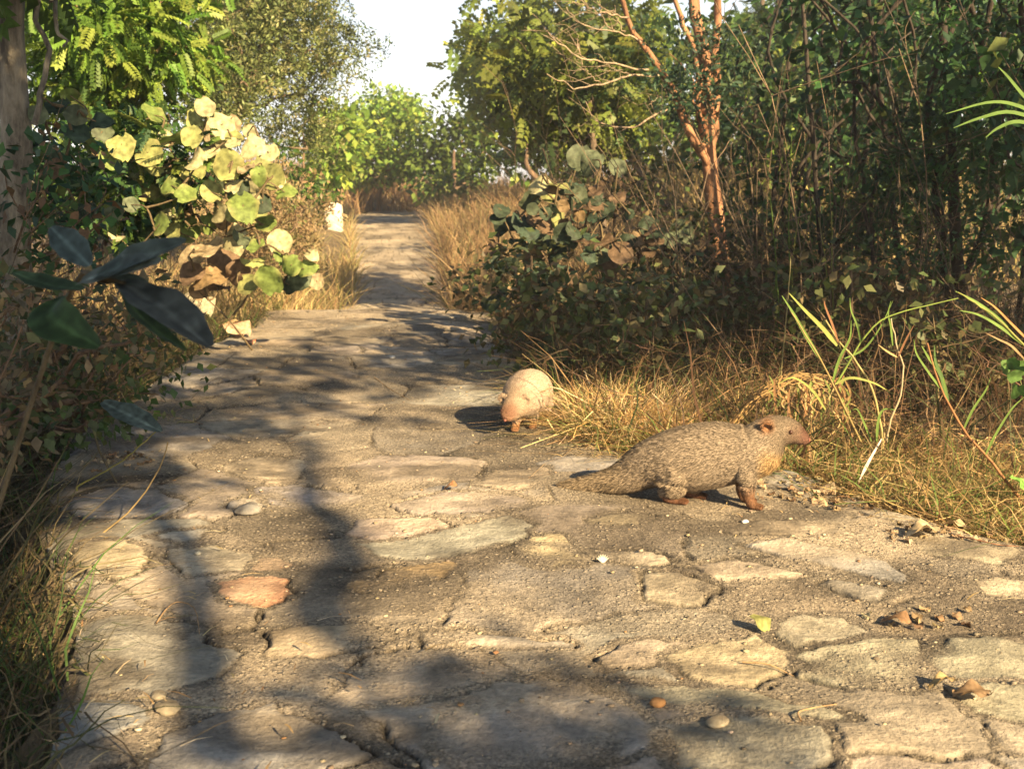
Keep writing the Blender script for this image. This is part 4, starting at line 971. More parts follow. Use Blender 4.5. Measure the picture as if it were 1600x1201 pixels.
# ------------------------------------------------------------------ broad-leaved plants
def broad_plant(name, label, base, leaves, y, stems_r=.006, each=False, pal=None, tmpl=None, face=(.25, -.8, .5), spread=.35):
    """leaves: (u, v, radius px, colour key[, depth offset])"""
    base = np.asarray(base, float); root = thing(name, label, 'plant', base); st = MB(); lf = MB()
    KEY = {'g': (.17, .235, .065), 'y': (.27, .29, .11), 'c': (.40, .38, .22), 'b': (.24, .17, .09), 'p': (.36, .29, .18), 'd': (.045, .065, .04), 't': (.05, .08, .055), 's': (.10, .125, .075), 'k': (.16, .11, .07)}
    nodes = [base + [0, 0, .02]]
    for L in sorted(leaves, key=lambda a: -a[1]):
        u, v, r, k = L[:4]; yy = y + (L[4] if len(L) > 4 else U(-spread, spread)); c = P(u, v, yy); R = r * yy / F * 1.2
        A = np.array(nodes); dd = np.linalg.norm(A - c, axis=1) + np.maximum(0, A[:, 2] - c[2]) * 2; a = A[int(np.argmin(dd))]
        m = (a + c) / 2 + rng.normal(size=3) * .03 + [0, 0, .03]
        pp = smooth_path([a, m, c], 7); tube(st, pp, np.linspace(stems_r, stems_r * .35, 7), np.array([.14, .11, .06]), k=5); nodes += [pp[3], pp[5]]
        d = norm(rng.normal(size=3) * .5 + norm(c - a) * .7 + [0, 0, -.2]); up = norm(np.array(face) + rng.normal(size=3) * .38)
        d = norm(d - up * (d @ up) * .85)
        T = T_BROAD[int(U(0, 3.99)) if k not in 'cbp' else int(U(1, 3.99))]; col = np.array(KEY[k]) * U(.85, 1.15)
        t = MB(); scatter(t, T, (c - d * R * .9)[None], d[None], up[None], np.array([R * 2]), col[None])
        V = t.v[0]; rim = np.abs(T[0][:, 0]) / .52 + .3 * T[0][:, 1]
        C = t.c[0] * (1 + .25 * (rng.random(len(V))[:, None] - .5)); 
        if k in 'gy': C = C * (1 - np.clip(rim - .75, 0, 1)[:, None]) + np.array([.42, .34, .16]) * np.clip(rim - .75, 0, 1)[:, None]
        if each: t2 = MB(); t2.add(V, T[1], C); t2.build('leaf', M_BROAD, root, base)
        else: lf.add(V, T[1], C)
    st.build('stem', M_TWIG, root, base)
    if not each: lf.build('foliage', M_BROAD, root, base)
    return root
litl = [(240,180,16,'g'),(272,222,22,'g'),(232,238,19,'y'),(190,225,18,'y'),(185,290,16,'g'),(227,292,19,'y'),(264,310,20,'g'),(300,270,18,'y'),(250,350,16,'g'),(290,358,19,'g'),(320,168,13,'c'),(345,195,17,'c'),(362,195,12,'p'),(302,192,15,'y'),
       (400,228,15,'c'),(420,240,13,'c'),(355,258,20,'y'),(303,248,16,'c'),(312,264,12,'c'),(340,330,15,'c'),(380,320,20,'g'),(400,330,17,'y'),(330,300,14,'y'),(425,275,17,'y'),(445,300,13,'g'),(335,222,16,'b'),(300,215,14,'y'),(250,205,15,'g'),
       (365,285,15,'c'),(285,328,13,'b'),(210,335,13,'g'),(215,190,14,'g'),(170,250,13,'g'),(325,350,13,'g'),(268,268,15,'d'),(372,292,14,'d'),(410,318,13,'d'),(330,240,12,'c'),(275,290,14,'c'),(290,305,14,'g'),(350,345,12,'b'),(240,262,13,'y'),(385,265,12,'p'),(318,205,12,'p'),(205,262,13,'s'),(160,205,14,'s'),(390,205,9,'c'),(365,225,11,'c'),(148,245,13,'s')]
for k_ in range(45):
    u_ = float(rng.uniform(175, 440)); v_ = float(rng.uniform(185, 370))
    if abs(u_ - 300) * .5 + (270 - v_) < 90: litl.append((u_, v_, float(rng.uniform(9, 15)), 'ggyysc'[int(rng.integers(6))]))
bx = P(300, 400, 5.2); broad_plant('broadleaf_plant', 'sunlit plant with many round yellow-green and cream leaves', on_ground(bx[0], 5.3), litl, 5.1)
low = [(325,392,22,'p'),(350,405,22,'k'),(360,388,16,'c'),(300,400,14,'p'),(332,430,18,'b'),(395,405,16,'y'),(400,385,12,'g'),(422,437,19,'g'),(390,445,17,'y'),(455,415,14,'g'),(440,400,12,'g'),(470,435,14,'s'),(452,445,12,'d'),(437,378,16,'c'),(300,425,16,'k'),(372,425,16,'k'),(380,370,15,'s'),(485,395,9,'c'),(475,420,12,'g'),(345,445,13,'k'),(310,455,12,'b'),(496,440,11,'p')]
bx = P(400, 480, 5.2); broad_plant('broadleaf_plant', 'low plant of curled green and dead brown round leaves beside the path', on_ground(bx[0], 5.25), low, 5.0, spread=.2)
dim = [(90,170,18,'t'),(115,205,18,'t'),(120,180,13,'s'),(60,225,15,'t'),(150,190,14,'t'),(85,250,14,'d'),(40,320,17,'p'),(85,265,15,'k'),(135,330,13,'d'),(178,330,12,'s'),(110,150,12,'g'),(60,180,12,'s')]
bx = P(100, 420, 3.9); broad_plant('broadleaf_plant', 'shaded blue-green leafy stem below the mottled trunk', on_ground(bx[0], 4.0), dim, 3.8, spread=.15)
rr = np.random.default_rng(5); rt = [(845,290,14,'c'),(872,290,14,'y'),(866,335,14,'y'),(905,245,16,'s'),(925,250,15,'s'),(965,262,12,'s'),(830,315,15,'s'),(815,345,16,'t'),(856,305,9,'y')]  # cream and yellow leaves carry sunlight in their colour, the dark ones shade
for k in range(150):
    u = rr.uniform(765, 1080); v = rr.uniform(290, 470)
    if u > 980 and v < 330: continue
    if (u - 765) * .9 < (335 - v) : continue
    rt.append((u, v, rr.uniform(8, 16), rr.choice(list('dddddtskkb'))))
bx = P(880, 480, 5.6); broad_plant('broadleaf_plant', 'broad-leaved shrub right of the path, shade put into its dark leaves', on_ground(bx[0], 5.8), rt, 5.7, face=(-.1, -.75, .65))
# near dark blue-green leaves, each one a leaf of its own
def long_leaf(root, org, base_px, mid_px, tip_px, y0, y1, w, col, up):
    pts = smooth_path([P(*base_px, y0), P(*mid_px, (y0 + y1) / 2), P(*tip_px, y1)], 14); t = np.linspace(0, 1, 14)
    ww = w * np.sin(np.pi * np.clip(t * .92 + .05, 0, 1)) ** .75 * (1 + .06 * np.sin(t * 21)); m_ = MB()
    tt = norm(np.gradient(pts, axis=0)); side = norm(np.cross(tt, np.asarray(up, float))); nn = np.cross(side, tt); V = []
    for s_ in np.linspace(-1, 1, 9): V.append(pts + side * (ww * s_)[:, None] + nn * (ww * (.25 * abs(s_) ** 1.4 + .05 * np.sin(t * 14 + 5 * s_)))[:, None])
    V = np.stack(V, 1).reshape(-1, 3); i = np.arange(13)[:, None] * 9 + np.arange(8)[None]; Q = np.stack([i, i + 1, i + 10, i + 9], -1).reshape(-1, 4)
    C = np.tile(col, (len(V), 1)) * rng.uniform(.85, 1.15, (len(V), 1)); C = C.reshape(14, 9, 3); C[:, 4] *= 2.0; C[::2] *= 1.18; C[:, [0, 8]] *= 1.25; C *= (1 + .5 * fbm(np.arange(14)[:, None] * .9 + np.zeros((1, 9)), np.arange(9)[None] * .9 + np.zeros((14, 1)), int(org[1] * 50) + int(w * 1e4), 2))[..., None]
    m_.add(V, Q, C.reshape(-1, 3)); m_.build('leaf', M_BROAD, root, org)
yb = 1.28; ob = on_ground(P(120, 900, yb)[0] - .22, yb)
root = thing('leafy_plant', 'close blue-green drooping leaves in shade at the left edge', 'plant', ob)
for a in [((150,432),(205,410),(290,378),1.15,1.12,.026,(.05,.07,.065),(0,-.5,.85)), ((125,440),(180,425),(250,410),1.17,1.10,.024,(.065,.085,.08),(0,-.55,.8)), ((188,440),(255,482),(328,542),1.15,1.05,.027,(.045,.055,.055),(.5,-.6,.6)),
          ((140,415),(110,385),(80,355),1.17,1.2,.017,(.045,.07,.075),(.2,-.8,.5)), ((130,452),(75,445),(20,425),1.18,1.22,.014,(.03,.055,.03),(0,-.4,.9)), ((100,462),(80,495),(155,542),1.2,1.12,.025,(.025,.05,.02),(-.4,-.5,.7)),
          ((190,450),(225,500),(290,548),1.18,1.12,.014,(.028,.05,.02),(.5,-.3,.8)), ((150,446),(190,438),(235,446),1.16,1.15,.012,(.05,.07,.06),(0,-.4,.9))]: long_leaf(root, ob, *a)
mb = MB(); tube(mb, smooth_path([ob, (ob + P(90, 560, yb)) / 2 + [-.03, 0, 0], P(100, 480, 1.22), P(160, 440, 1.16), P(195, 442, 1.14)], 18), np.linspace(.004, .0022, 18), np.array([.09, .08, .05]), k=6); mb.build('stem', M_TWIG, root, ob)
ob = on_ground(-.98, 2.75); root = thing('leafy_plant', 'single long blue-grey leaf hanging low over the shaded left path edge', 'plant', ob)
long_leaf(root, ob, (160, 628), (205, 650), (252, 674), 2.75, 2.6, .030, (.07, .10, .095), (.1, -.6, .8))
mb = MB(); tube(mb, smooth_path([ob, P(150, 690, 2.75), P(162, 630, 2.75)], 8), .003, np.array([.09, .08, .05]), k=5); mb.build('stem', M_TWIG, root, ob)

# ------------------------------------------------------------------ single grass clumps and stalks
def blade_px(mb, px, y, w, col, dy=0.0, up=(0, -1, .4), n=14):
    pts = smooth_path([P(u, v, y + dy * i / max(1, len(px) - 1)) for i, (u, v) in enumerate(px)], n); t = np.linspace(0, 1, n)
    ribbon(mb, pts, w * (1 - .85 * t ** 2.2) * np.minimum(1, .5 + 3 * t), np.array(col), up)
def stalk_px(mb, px, y, r, col, dy=0.0, n=16):
    tube(mb, smooth_path([P(u, v, y + dy * i / max(1, len(px) - 1)) for i, (u, v) in enumerate(px)], n) + rng.normal(size=(n, 3)) * .0008, np.linspace(r, r * .5, n), np.array(col), k=5)
GR, GY, ST_, RB = (.14, .23, .05), (.27, .30, .08), (.46, .33, .15), (.24, .12, .06)
o = P(1380, 690, 3.05); o = on_ground(o[0], 3.05)
root = thing('grass_clump', 'tall green grass stems fanning out right of the side-on mongoose', 'grass clump', o)
mb = MB(); stalk_px(mb, [(1378,700),(1377,670),(1362,606),(1332,557),(1312,535),(1290,500)], 3.05, .0042, (.42,.36,.16)); stalk_px(mb, [(1345,690),(1310,617),(1284,565),(1257,520),(1235,485)], 3.0, .0035, (.34,.26,.11))
stalk_px(mb, [(1385,690),(1392,655),(1407,617),(1411,572),(1400,535),(1392,497)], 3.08, .0035, (.50,.42,.28)); stalk_px(mb, [(1307,600),(1330,560),(1345,535),(1370,505),(1400,490),(1437,480),(1497,466)], 3.05, .0034, (.22,.30,.07)); stalk_px(mb, [(1225,700),(1218,640),(1222,560),(1230,480),(1236,400)], 3.5, .003, (.28,.25,.12)); build_each(mb, 'stem', M_GRASS, root, o)
mb = MB()
for px, y, w, c in [([(1284,565),(1257,520),(1240,490),(1222,462)],3.0,.0055,GR), ([(1308,540),(1285,512),(1258,485),(1233,458)],3.03,.0065,GY), ([(1345,535),(1340,510),(1330,485),(1328,465)],3.05,.003,GR), ([(1320,560),(1350,545),(1375,512),(1395,470)],3.1,.003,GR), ([(1305,600),(1330,590),(1365,598),(1390,612)],3.0,.004,GY),
                   ([(1402,558),(1385,548),(1372,538)],3.07,.003,(.45,.33,.15)), ([(1404,556),(1416,530),(1428,508)],3.07,.003,RB), ([(1300,600),(1312,560),(1328,528),(1330,500)],3.02,.004,GR), ([(1290,640),(1270,610),(1240,590),(1215,600)],3.0,.0035,GY), ([(1370,690),(1372,660),(1380,640),(1400,640)],3.0,.004,GR), ([(1362,690),(1350,660),(1340,640),(1332,640)],3.02,.003,GR),
                   ([(1395,540),(1392,510),(1388,490),(1392,470)],3.06,.003,GR), ([(1310,535),(1300,505),(1290,480),(1288,470)],3.03,.0035,RB)]: blade_px(mb, px, y, w, c)
build_each(mb, 'blade', M_GRASS, root, o)
# arching bundle of dead culms behind the mongoose
o = P(1134, 668, 3.25); root = thing('grass_clump', 'arching dead tawny grass bundle just behind the side-on mongoose', 'grass clump', o)
mb = MB()
for k in range(16):
    j = rng.normal(size=(6, 2)) * [4, 3]; px = np.array([(1128, 675), (1172, 622), (1215, 592), (1252, 583), (1290, 590), (1318, 606)]) + j + [0, k * .9]
    stalk_px(mb, [tuple(p) for p in px[:int(U(4, 6.99))]], U(3.15, 3.35), .0028, np.array([.46, .31, .14]) * U(.6, 1.15))
for k in range(60):
    u = U(1195, 1322); v = U(585, 610); L = U(30, 90); a = U(-12, 12)
    px = [(u, v), (u + a, v + L * .35), (u - a * .8 + 3, v + L * .7), (u + a * .6, v + L)]
    blade_px(mb, px, U(3.1, 3.35), U(.0022, .0042), np.array([(.42, .27, .12), (.50, .38, .19), (.20, .25, .07), (.30, .17, .08)][int(U(0, 4))]) * U(.7, 1.1), up=(U(-.6, .6), -1, .2), n=10)
build_each(mb, 'blade', M_GRASS, root, o)
# long stalks at the right
o = on_ground(P(1610, 800, 2.5)[0], 2.5); root = thing('grass_clump', 'tall leaning reddish stalk with green blades at the right edge', 'grass clump', o)
mb = MB(); stalk_px(mb, [(1612,805),(1580,760),(1550,722),(1505,670),(1475,617),(1458,570),(1449,535)], 2.6, .0042, (.33,.17,.08)); stalk_px(mb, [(1640,575),(1600,539),(1562,500),(1530,478),(1497,456)], 2.5, .0035, (.25,.27,.08)); stalk_px(mb, [(1650,700),(1655,640),(1640,575)], 2.5, .004, (.3,.22,.1)); build_each(mb, 'stem', M_GRASS, root, o)
mb = MB()
for px, y, w, c in [([(1478,620),(1470,585),(1452,560),(1440,540)],2.6,.005,GR), ([(1482,628),(1472,590),(1462,565),(1460,540)],2.6,.005,(.09,.16,.05)), ([(1472,610),(1450,580),(1432,552),(1428,530)],2.6,.003,GR), ([(1600,539),(1565,512),(1530,492),(1500,485)],2.5,.004,GR), ([(1575,512),(1550,490),(1522,470),(1493,455)],2.5,.005,GR), ([(1610,535),(1580,505),(1555,480),(1533,465)],2.5,.003,(.42,.22,.08)), ([(1505,672),(1520,640),(1540,610),(1548,590)],2.6,.003,GR),
                    ([(1600,560),(1580,540),(1560,530),(1540,520)],2.5,.003,(.30,.2,.1)), ([(1540,710),(1555,680),(1580,640),(1600,620)],2.55,.003,GR)]: blade_px(mb, px, y, w, c)
build_each(mb, 'blade', M_GRASS, root, o)
# sunlit tussock between the animals
def tussock(label, u, v, n, h, pal, w=.002, lean=.8, rad=.09):
    o = G(u, v); o = on_ground(o[0], o[1]); root = thing('grass_tussock', label, 'tussock', o); mb = MB()
    a = U(0, 2 * math.pi, n); r = rad * U(0, 1, n) ** .5; b = o + np.stack([r * np.cos(a), r * np.sin(a) * .8, 0 * a], 1)
    blades(mb, b, h * U(.4, 1.25, n), w, pal, lean, 1.3, seg=6); b2 = b[:n // 2] + U(0, h * .5, (n // 2, 1)) * [0, 0, 1]; tangle(mb, b2, h * 1.0, w * .9, pal)
    mb.build('blade', M_GRASS, root, o); return root
LITG = [(.70, .50, .24, 4), (.55, .36, .15, 2), (.75, .62, .38, 2), (.20, .27, .07, .8)]  # straw brightened, sunlight on the tussocks put into the blade colours
tussock('sunlit golden tussock between the two mongooses', 985, 676, 1500, .24, LITG, .0030, .75, .15)
tussock('small bright tussock close behind the head-on mongoose', 912, 648, 420, .17, LITG, .0026, .7, .08)
tussock('golden tussock leaning on the far side of the tail', 1040, 697, 600, .19, LITG, .002, .9, .08)
tussock('fresh green tussock behind the middle of the long-tailed mongoose', 1100, 668, 60, .13, [(.13,.22,.05,3),(.4,.3,.13,1)], .002, .7, .06)
tussock('yellow-green tussock under the muzzle of the side-on mongoose', 1275, 718, 130, .10, [(.30,.34,.10,3),(.40,.33,.13,2)], .0022, .9, .07)
tussock('wispy half-dry tussock with curled blades up the right bank', 960, 545, 110, .30, STRAWG, .0025, .7, .12)
tussock('leafy green and brown tuft in the shade behind the arching grass', 1180, 600, 160, .35, BROWN + [(.06,.11,.03,4)], .003, .5, .2)
tussock('mixed green and straw tussock at the right edge', 1560, 790, 260, .22, STRAWG, .0022, .7, .16)
tussock('mixed straw tussock where the right verge meets the slabs', 1440, 760, 240, .15, STRAWG, .0021, .8, .15)
tussock('straw tussock at the left path edge under the hanging leaf', 290, 660, 60, .14, [(.42,.34,.2,2),(.3,.26,.12,2)], .0018, .8, .06)
tussock('pale dry tussock at the left end of the near paving', 445, 486, 260, .32, [(.5,.38,.2,3),(.38,.28,.14,2),(.3,.28,.1,1)], .003, .6, .22)
tussock('dry tussock at the right end of the near paving', 765, 488, 240, .34, [(.36,.26,.14,3),(.26,.18,.1,2),(.2,.2,.08,1)], .003, .6, .2)
tussock('short dry tuft growing out of a crack in the lower right slabs', 1440, 985, 60, .045, LITG, .0013, 1.3, .035)
# green seed-stem saplings: small leafy weed at the right edge
o = on_ground(P(1640, 600, 2.9)[0], 2.9); root = thing('leafy_weed', 'small fresh green leaves poking in at the right edge', 'plant', o)
mb = MB(); cl = poly_pts([(1575, 560), (1660, 540), (1660, 610), (1580, 600)], 7, 2.8, 3.0); [leaf_clumps(mb, cl[k_ % 7][None], .035, 1, T_BROAD[0], .035, [(.12,.24,.06,1),(.16,.27,.07,1)], .1) for k_ in range(30)]; build_each(mb, 'leaf', M_BROAD, root, o)
mb = MB(); 
for c in cl: tube(mb, smooth_path([o, (o + c) / 2 + [0, 0, .04], c], 6), .0018, np.array([.2, .22, .08]), k=4)
mb.build('stem', M_GRASS, root, o)
# slim green stems in the thicket
mb = MB(); o = on_ground(P(1240, 480, 4.6)[0], 4.6); root = thing('grass_clump', 'row of slender upright green canes in front of the dark thicket', 'grass clump', o)
for u, v1, c in [(1238, 210, GR), (1243, 330, GY), (1215, 300, GR), (1290, 340, GY), (1275, 400, GR), (1300, 330, GY), (1212, 420, GR), (1255, 430, GY)]:
    stalk_px(mb, [(u - 4, 590), (u + U(-5, 5), 500), (u + U(-6, 6), (500 + v1) / 2), (u + U(-12, 12), v1)], U(4.4, 4.8), .0038, np.array(c) * .8)
build_each(mb, 'cane', M_GRASS, root, o)
# near long blades at the upper right
o = on_ground(P(1640, 300, 2.6)[0], 2.6); root = thing('leafy_spray', 'bright green spray of narrow leaves entering from the right edge', 'plant', o)
mb = MB()
for px in [[(1640,190),(1590,165),(1545,160),(1478,178)], [(1640,190),(1600,150),(1575,120),(1560,105)], [(1640,195),(1580,175),(1530,185),(1490,200)], [(1640,185),(1610,140),(1605,110),(1600,90)], [(1640,200),(1590,190),(1560,200),(1540,215)]]: blade_px(mb, px, 2.6, .005, (.11, .20, .045))
build_each(mb, 'blade', M_GRASS, root, o); mb = MB(); stalk_px(mb, [(1700, 700), (1690, 450), (1670, 250), (1640, 190)], 2.6, .005, (.2, .22, .08)); build_each(mb, 'stem', M_GRASS, root, o)
# left foreground stalks
for lab, px, y, r, c in [('long dry grass stem leaning over the left path edge', [(40,905),(105,880),(165,830),(215,785),(250,730),(262,690)], 2.35, .0028, (.36,.27,.13)),
                         ('green-yellow grass stalk crossing the shaded left verge', [(120,760),(175,730),(215,700),(245,672)], 2.7, .0026, (.30,.28,.08))]:
    p0 = P(*px[0], y); o = on_ground(p0[0], y); root = thing('grass_stalk', lab, 'grass stalk', o); mb = MB(); px = [px[0]] + px; stalk_px(mb, px[1:], y, r, c); tube(mb, [o, p0], r, np.array(c), k=5); mb.build('stem', M_GRASS, root, o)
for k, (lab, u0, n) in enumerate([('dense dark green grass tuft at the bottom left corner', 0, 150), ('straw and green tuft hugging the left path edge', 15, 90)]):
    y = [1.62, 1.95][k]; o = on_ground(P(u0, 1000, y)[0] - .05, y); root = thing('grass_tussock', lab, 'tussock', o); mb = MB(); a = U(0, 6.28, n); r = .16 * U(0, 1, n) ** .5; b = o + np.stack([r * np.cos(a) - .06, r * np.sin(a) * 1.6, 0 * a], 1)
    b[:, 2] = ground_z(b[:, 0], b[:, 1]); blades(mb, b, U(.12, .36, n), .0022, [(.05,.085,.03,3),(.10,.10,.05,2),(.22,.15,.07,1.5)], .3, .9, seg=6); mb.build('blade', M_GRASS, root, o)

# ------------------------------------------------------------------ milestone and small things on the path
M_WHITE = plain_mat('whitewash', (.60, .56, .48), .85, 9, .3, .8)
base = P(522, 352, 19.5); base = on_ground(base[0], 19.5)
bm = MB(); w, d_, hh = .155, .11, .50
prof = [(1, 0), (1, .30), (.99, .40), (.93, .455), (.78, .49), (.5, .505), (.0, .51)]
rings = []
for s_, z in prof:
    a = np.arange(16) / 16 * 2 * math.pi; cx = np.sign(np.cos(a)) * np.abs(np.cos(a)) ** .45; cy = np.sign(np.sin(a)) * np.abs(np.sin(a)) ** .45
    rings.append(np.stack([cx * w * (s_ + .01) , cy * d_ * (s_ * .5 + .5), np.full(16, z)], 1))
V = np.vstack(rings); V[:, :2] += rng.normal(size=(len(V), 2)) * .003
i = np.arange(len(prof) - 1)[:, None] * 16; j = np.arange(16)[None]; j2 = (j + 1) % 16
bm.add(V + base - [0, 0, .03], np.stack([i + j, i + j2, i + 16 + j2, i + 16 + j], -1).reshape(-1, 4), np.array([.8, .8, .8]))
o = bm.build('milestone', M_WHITE, None, base); tag(o, 'whitewashed rounded milestone at the far left of the path', 'milestone')

def rock(name, label, p, r, col, flat=.6, rough=.18, seed=0, group=None, mat=None):
    m_ = MB(); n1, n2 = 10, 14; rr_ = np.random.default_rng(seed); V = []
    for a in np.linspace(-math.pi / 2, math.pi / 2, n1):
        for b_ in np.arange(n2) / n2 * 2 * math.pi: V.append((math.cos(a) * math.cos(b_), math.cos(a) * math.sin(b_), math.sin(a)))
    V = np.array(V); k1 = norm(rr_.normal(size=(9, 3)))
    rad = np.ones(len(V))
    for k_ in k1: rad = np.minimum(rad, rr_.uniform(.7, .95) / np.maximum(V @ k_, .3))
    V = V * rad[:, None] * np.array([1, .75, flat]) * r; a = rr_.uniform(0, 6); c, s_ = math.cos(a), math.sin(a); V[:, :2] = V[:, :2] @ np.array([[c, s_], [-s_, c]])
    i = np.arange(n1 - 1)[:, None] * n2; j = np.arange(n2)[None]; j2 = (j + 1) % n2
    m_.add(V + p + [0, 0, r * flat * .5], np.stack([i + j, i + j2, i + n2 + j2, i + n2 + j], -1).reshape(-1, 4), np.tile(col, (len(V), 1)) * rr_.uniform(.85, 1.15, (len(V), 1)))
    return tag(m_.build(name, mat or M_BARKROCK, None, p), label, 'stone', group)
M_BARKROCK = bark_mat('rock', 25, (1.2, 1.2, 1.15), .3)
def onp(u, v, dz=.012): p = G(u, v); p[2] = path_z(p[0], p[1]) + dz - .012; return p
rock('pebble', 'orange pebble near the bottom of the path', onp(1026, 1112), .014, (.50, .26, .10), .6, seed=1)
rock('stone', 'white stone at the left where the near paving ends', onp(487, 487), .055, (.72, .66, .56), .5, seed=2)
rock('stone', 'white stone at the right where the near paving ends', onp(693, 487), .035, (.72, .67, .58), .5, seed=3)
rock('stone', 'small whitish stone alone in the shaded middle of the path', onp(613, 566), .016, (.62, .62, .62), .6, seed=4)
rock('stone', 'pale wedge-shaped stone left of the path centre', onp(388, 804), .046, (.27, .26, .24), .3, seed=5)
rock('pebble', 'pale flat pebble above the long pale pebble, lower left', onp(248, 1088), .017, (.36, .31, .22), .3, seed=6)
rock('pebble', 'long pale pebble near the bottom left of the path', onp(262, 1107), .026, (.34, .29, .20), .3, seed=7)
rock('pebble', 'tiny cream pebble left of the orange-red stone', onp(309, 874), .009, (.6, .55, .42), .6, seed=8)
rock('stone', 'pale flat stone half sunk near the bottom edge, right of the centre', onp(1120, 1150), .02, (.36, .31, .22), .28, seed=9)
# droppings, feather
rock('dropping', 'small white dropping below the mongoose forepaw', onp(1164, 829), .011, (.85, .83, .80), .4, seed=10)['category'] = 'dropping'
root = thing('feather', 'tiny white downy feather standing on the path', 'feather', onp(942, 888)); mb = MB(); p = onp(942, 888)
for k in range(7):
    a = -1.1 + 2.2 * k / 6; e = p + np.array([math.sin(a) * .014, .002, .004 + math.cos(a) * .014]); ribbon(mb, smooth_path([p, (p + e) / 2 + [0, .001, 0], e], 5), np.array([.0008, .0016, .0016, .0012, .0003]), np.array([.8, .76, .62]))
mb.build('barb', M_GRASS, root, p)
mb = MB(); pp = smooth_path([P(1342, 752, 2.72), P(1358, 720, 2.74), P(1378, 685, 2.78)], 9); ribbon(mb, pp, np.array([.0008, .002, .0035, .004, .0035, .003, .0025, .002, .001]), np.array([.55, .52, .47]), (0, -1, .3))
tag(mb.build('dead_blade', M_LITTER, None, pp[0]), 'bleached white leaf blade propped in the right verge grass', 'leaf')
# dry leaves
def dry_leaf(label, u, v, L, col, curl=.5, az=0, tilt=.2, tmpl=None, dz=.014, w=1.0, name='fallen_leaf', lift=0):
    p = onp(u, v, dz + lift); T = t_broad(curl, .12, 3) if tmpl is None else tmpl; V = T[0].copy() * [w, 1, 1]; V[:, 1] -= .5
    V *= L; R_ = Matrix.Rotation(az, 3, 'Z') @ Matrix.Rotation(tilt, 3, 'X') @ Matrix.Rotation(U(-.3, .3), 3, 'Y'); V = V @ np.array(R_).T; V[:, 2] -= V[:, 2].min()
    m_ = MB(); m_.add(V + p, T[1], np.tile(col, (len(V), 1)) * rng.uniform(.75, 1.2, (len(V), 1))); o_ = m_.build(name, M_LITTER, None, p)
    return tag(o_, label, 'leaf')
dry_leaf('curled yellow-green leaf standing on the lower right slabs', 1190, 990, .036, (.26, .27, .10), .9, .6, .9, w=.8)
dry_leaf('large pinkish dry leaf lying at the left path edge', 368, 530, .16, (.50, .34, .22), .5, 1.0, .5)
dry_leaf('rolled tan leaf behind the pinkish dry leaf', 372, 515, .12, (.45, .30, .16), 1.2, 2.2, .8)
dry_leaf('small reddish dry leaf right of the pinkish dry leaf', 392, 542, .06, (.45, .22, .13), .8, .2, .4)
dry_leaf('grey-green withered leaf leaning under the round-leaved plant', 312, 505, .19, (.34, .31, .22), .4, .9, .9, lift=.02)
dry_leaf('crumpled brown leaf at the lower right corner', 1515, 1108, .05, (.25, .17, .10), .25, 1.3, .02)
dry_leaf('narrow folded leaf left of the crumpled brown one', 1470, 1090, .045, (.36, .27, .14), .5, 1.8, .15, w=.5)
dry_leaf('pale papery leaf where the right slabs meet the grass', 1440, 862, .07, (.50, .40, .25), .45, 1.5, .1)
dry_leaf('torn pale leaf under the right verge grass', 1490, 845, .055, (.48, .37, .22), .45, 1.0, .2)
dry_leaf('pale leaf in the litter heap by the side-on mongoose', 1285, 775, .06, (.50, .40, .27), .7, .5, .4)
dry_leaf('second pale leaf upright in the litter heap, nearer the verge', 1310, 768, .05, (.55, .43, .26), .9, 2.5, .7)
dry_leaf('dark curled leaf in the crack of the lower right slabs', 1405, 985, .04, (.26, .16, .09), 1.2, 1.0, .5)
dry_leaf('small brown leaf alone right of the path centre', 705, 778, .03, (.34, .19, .10), .9, 1.5, .2)
dry_leaf('bright green fallen leaf in the straw at the right edge', 1590, 795, .045, (.16, .32, .07), .3, 1.0, .9, lift=.03)
dry_leaf('white-pink sunlit dead leaf standing beside the far path edge', 497, 455, .13, (.68, .52, .38), .9, .2, 1.3)
dry_leaf('pale dead leaf lying below the round-leaved plant', 448, 478, .08, (.6, .5, .36), .5, .6, .2)
# thin sticks
for lab, px in [('thin brown twig lying on the slabs at the lower right', [(1490, 862), (1520, 872), (1556, 876), (1590, 876)]), ('bent pale stem on the bottom right slabs', [(1250, 1158), (1246, 1146), (1270, 1137), (1305, 1130)]), ('pale straw lying across the tan slab', [(1160, 1042), (1200, 1050), (1240, 1058)]),
                ('thin dry twig on the shaded path behind', [(585, 598), (610, 612), (640, 628)]), ('dry stem curling over the big left slab', [(245, 985), (262, 960), (280, 948), (305, 962), (312, 995)])]:
    pp = np.array([onp(*p, .012) for p in px]); pp[:, 2] += [.004 * (1 + (i % 2)) for i in range(len(pp))]
    mb = MB(); tube(mb, smooth_path(pp, 12), np.linspace(.0018, .0008, 12), np.array([.40, .28, .15] if 'brown' not in lab else [.22, .11, .06]), k=5); tag(mb.build('twig', M_TWIG, None, pp[0]), lab, 'twig')
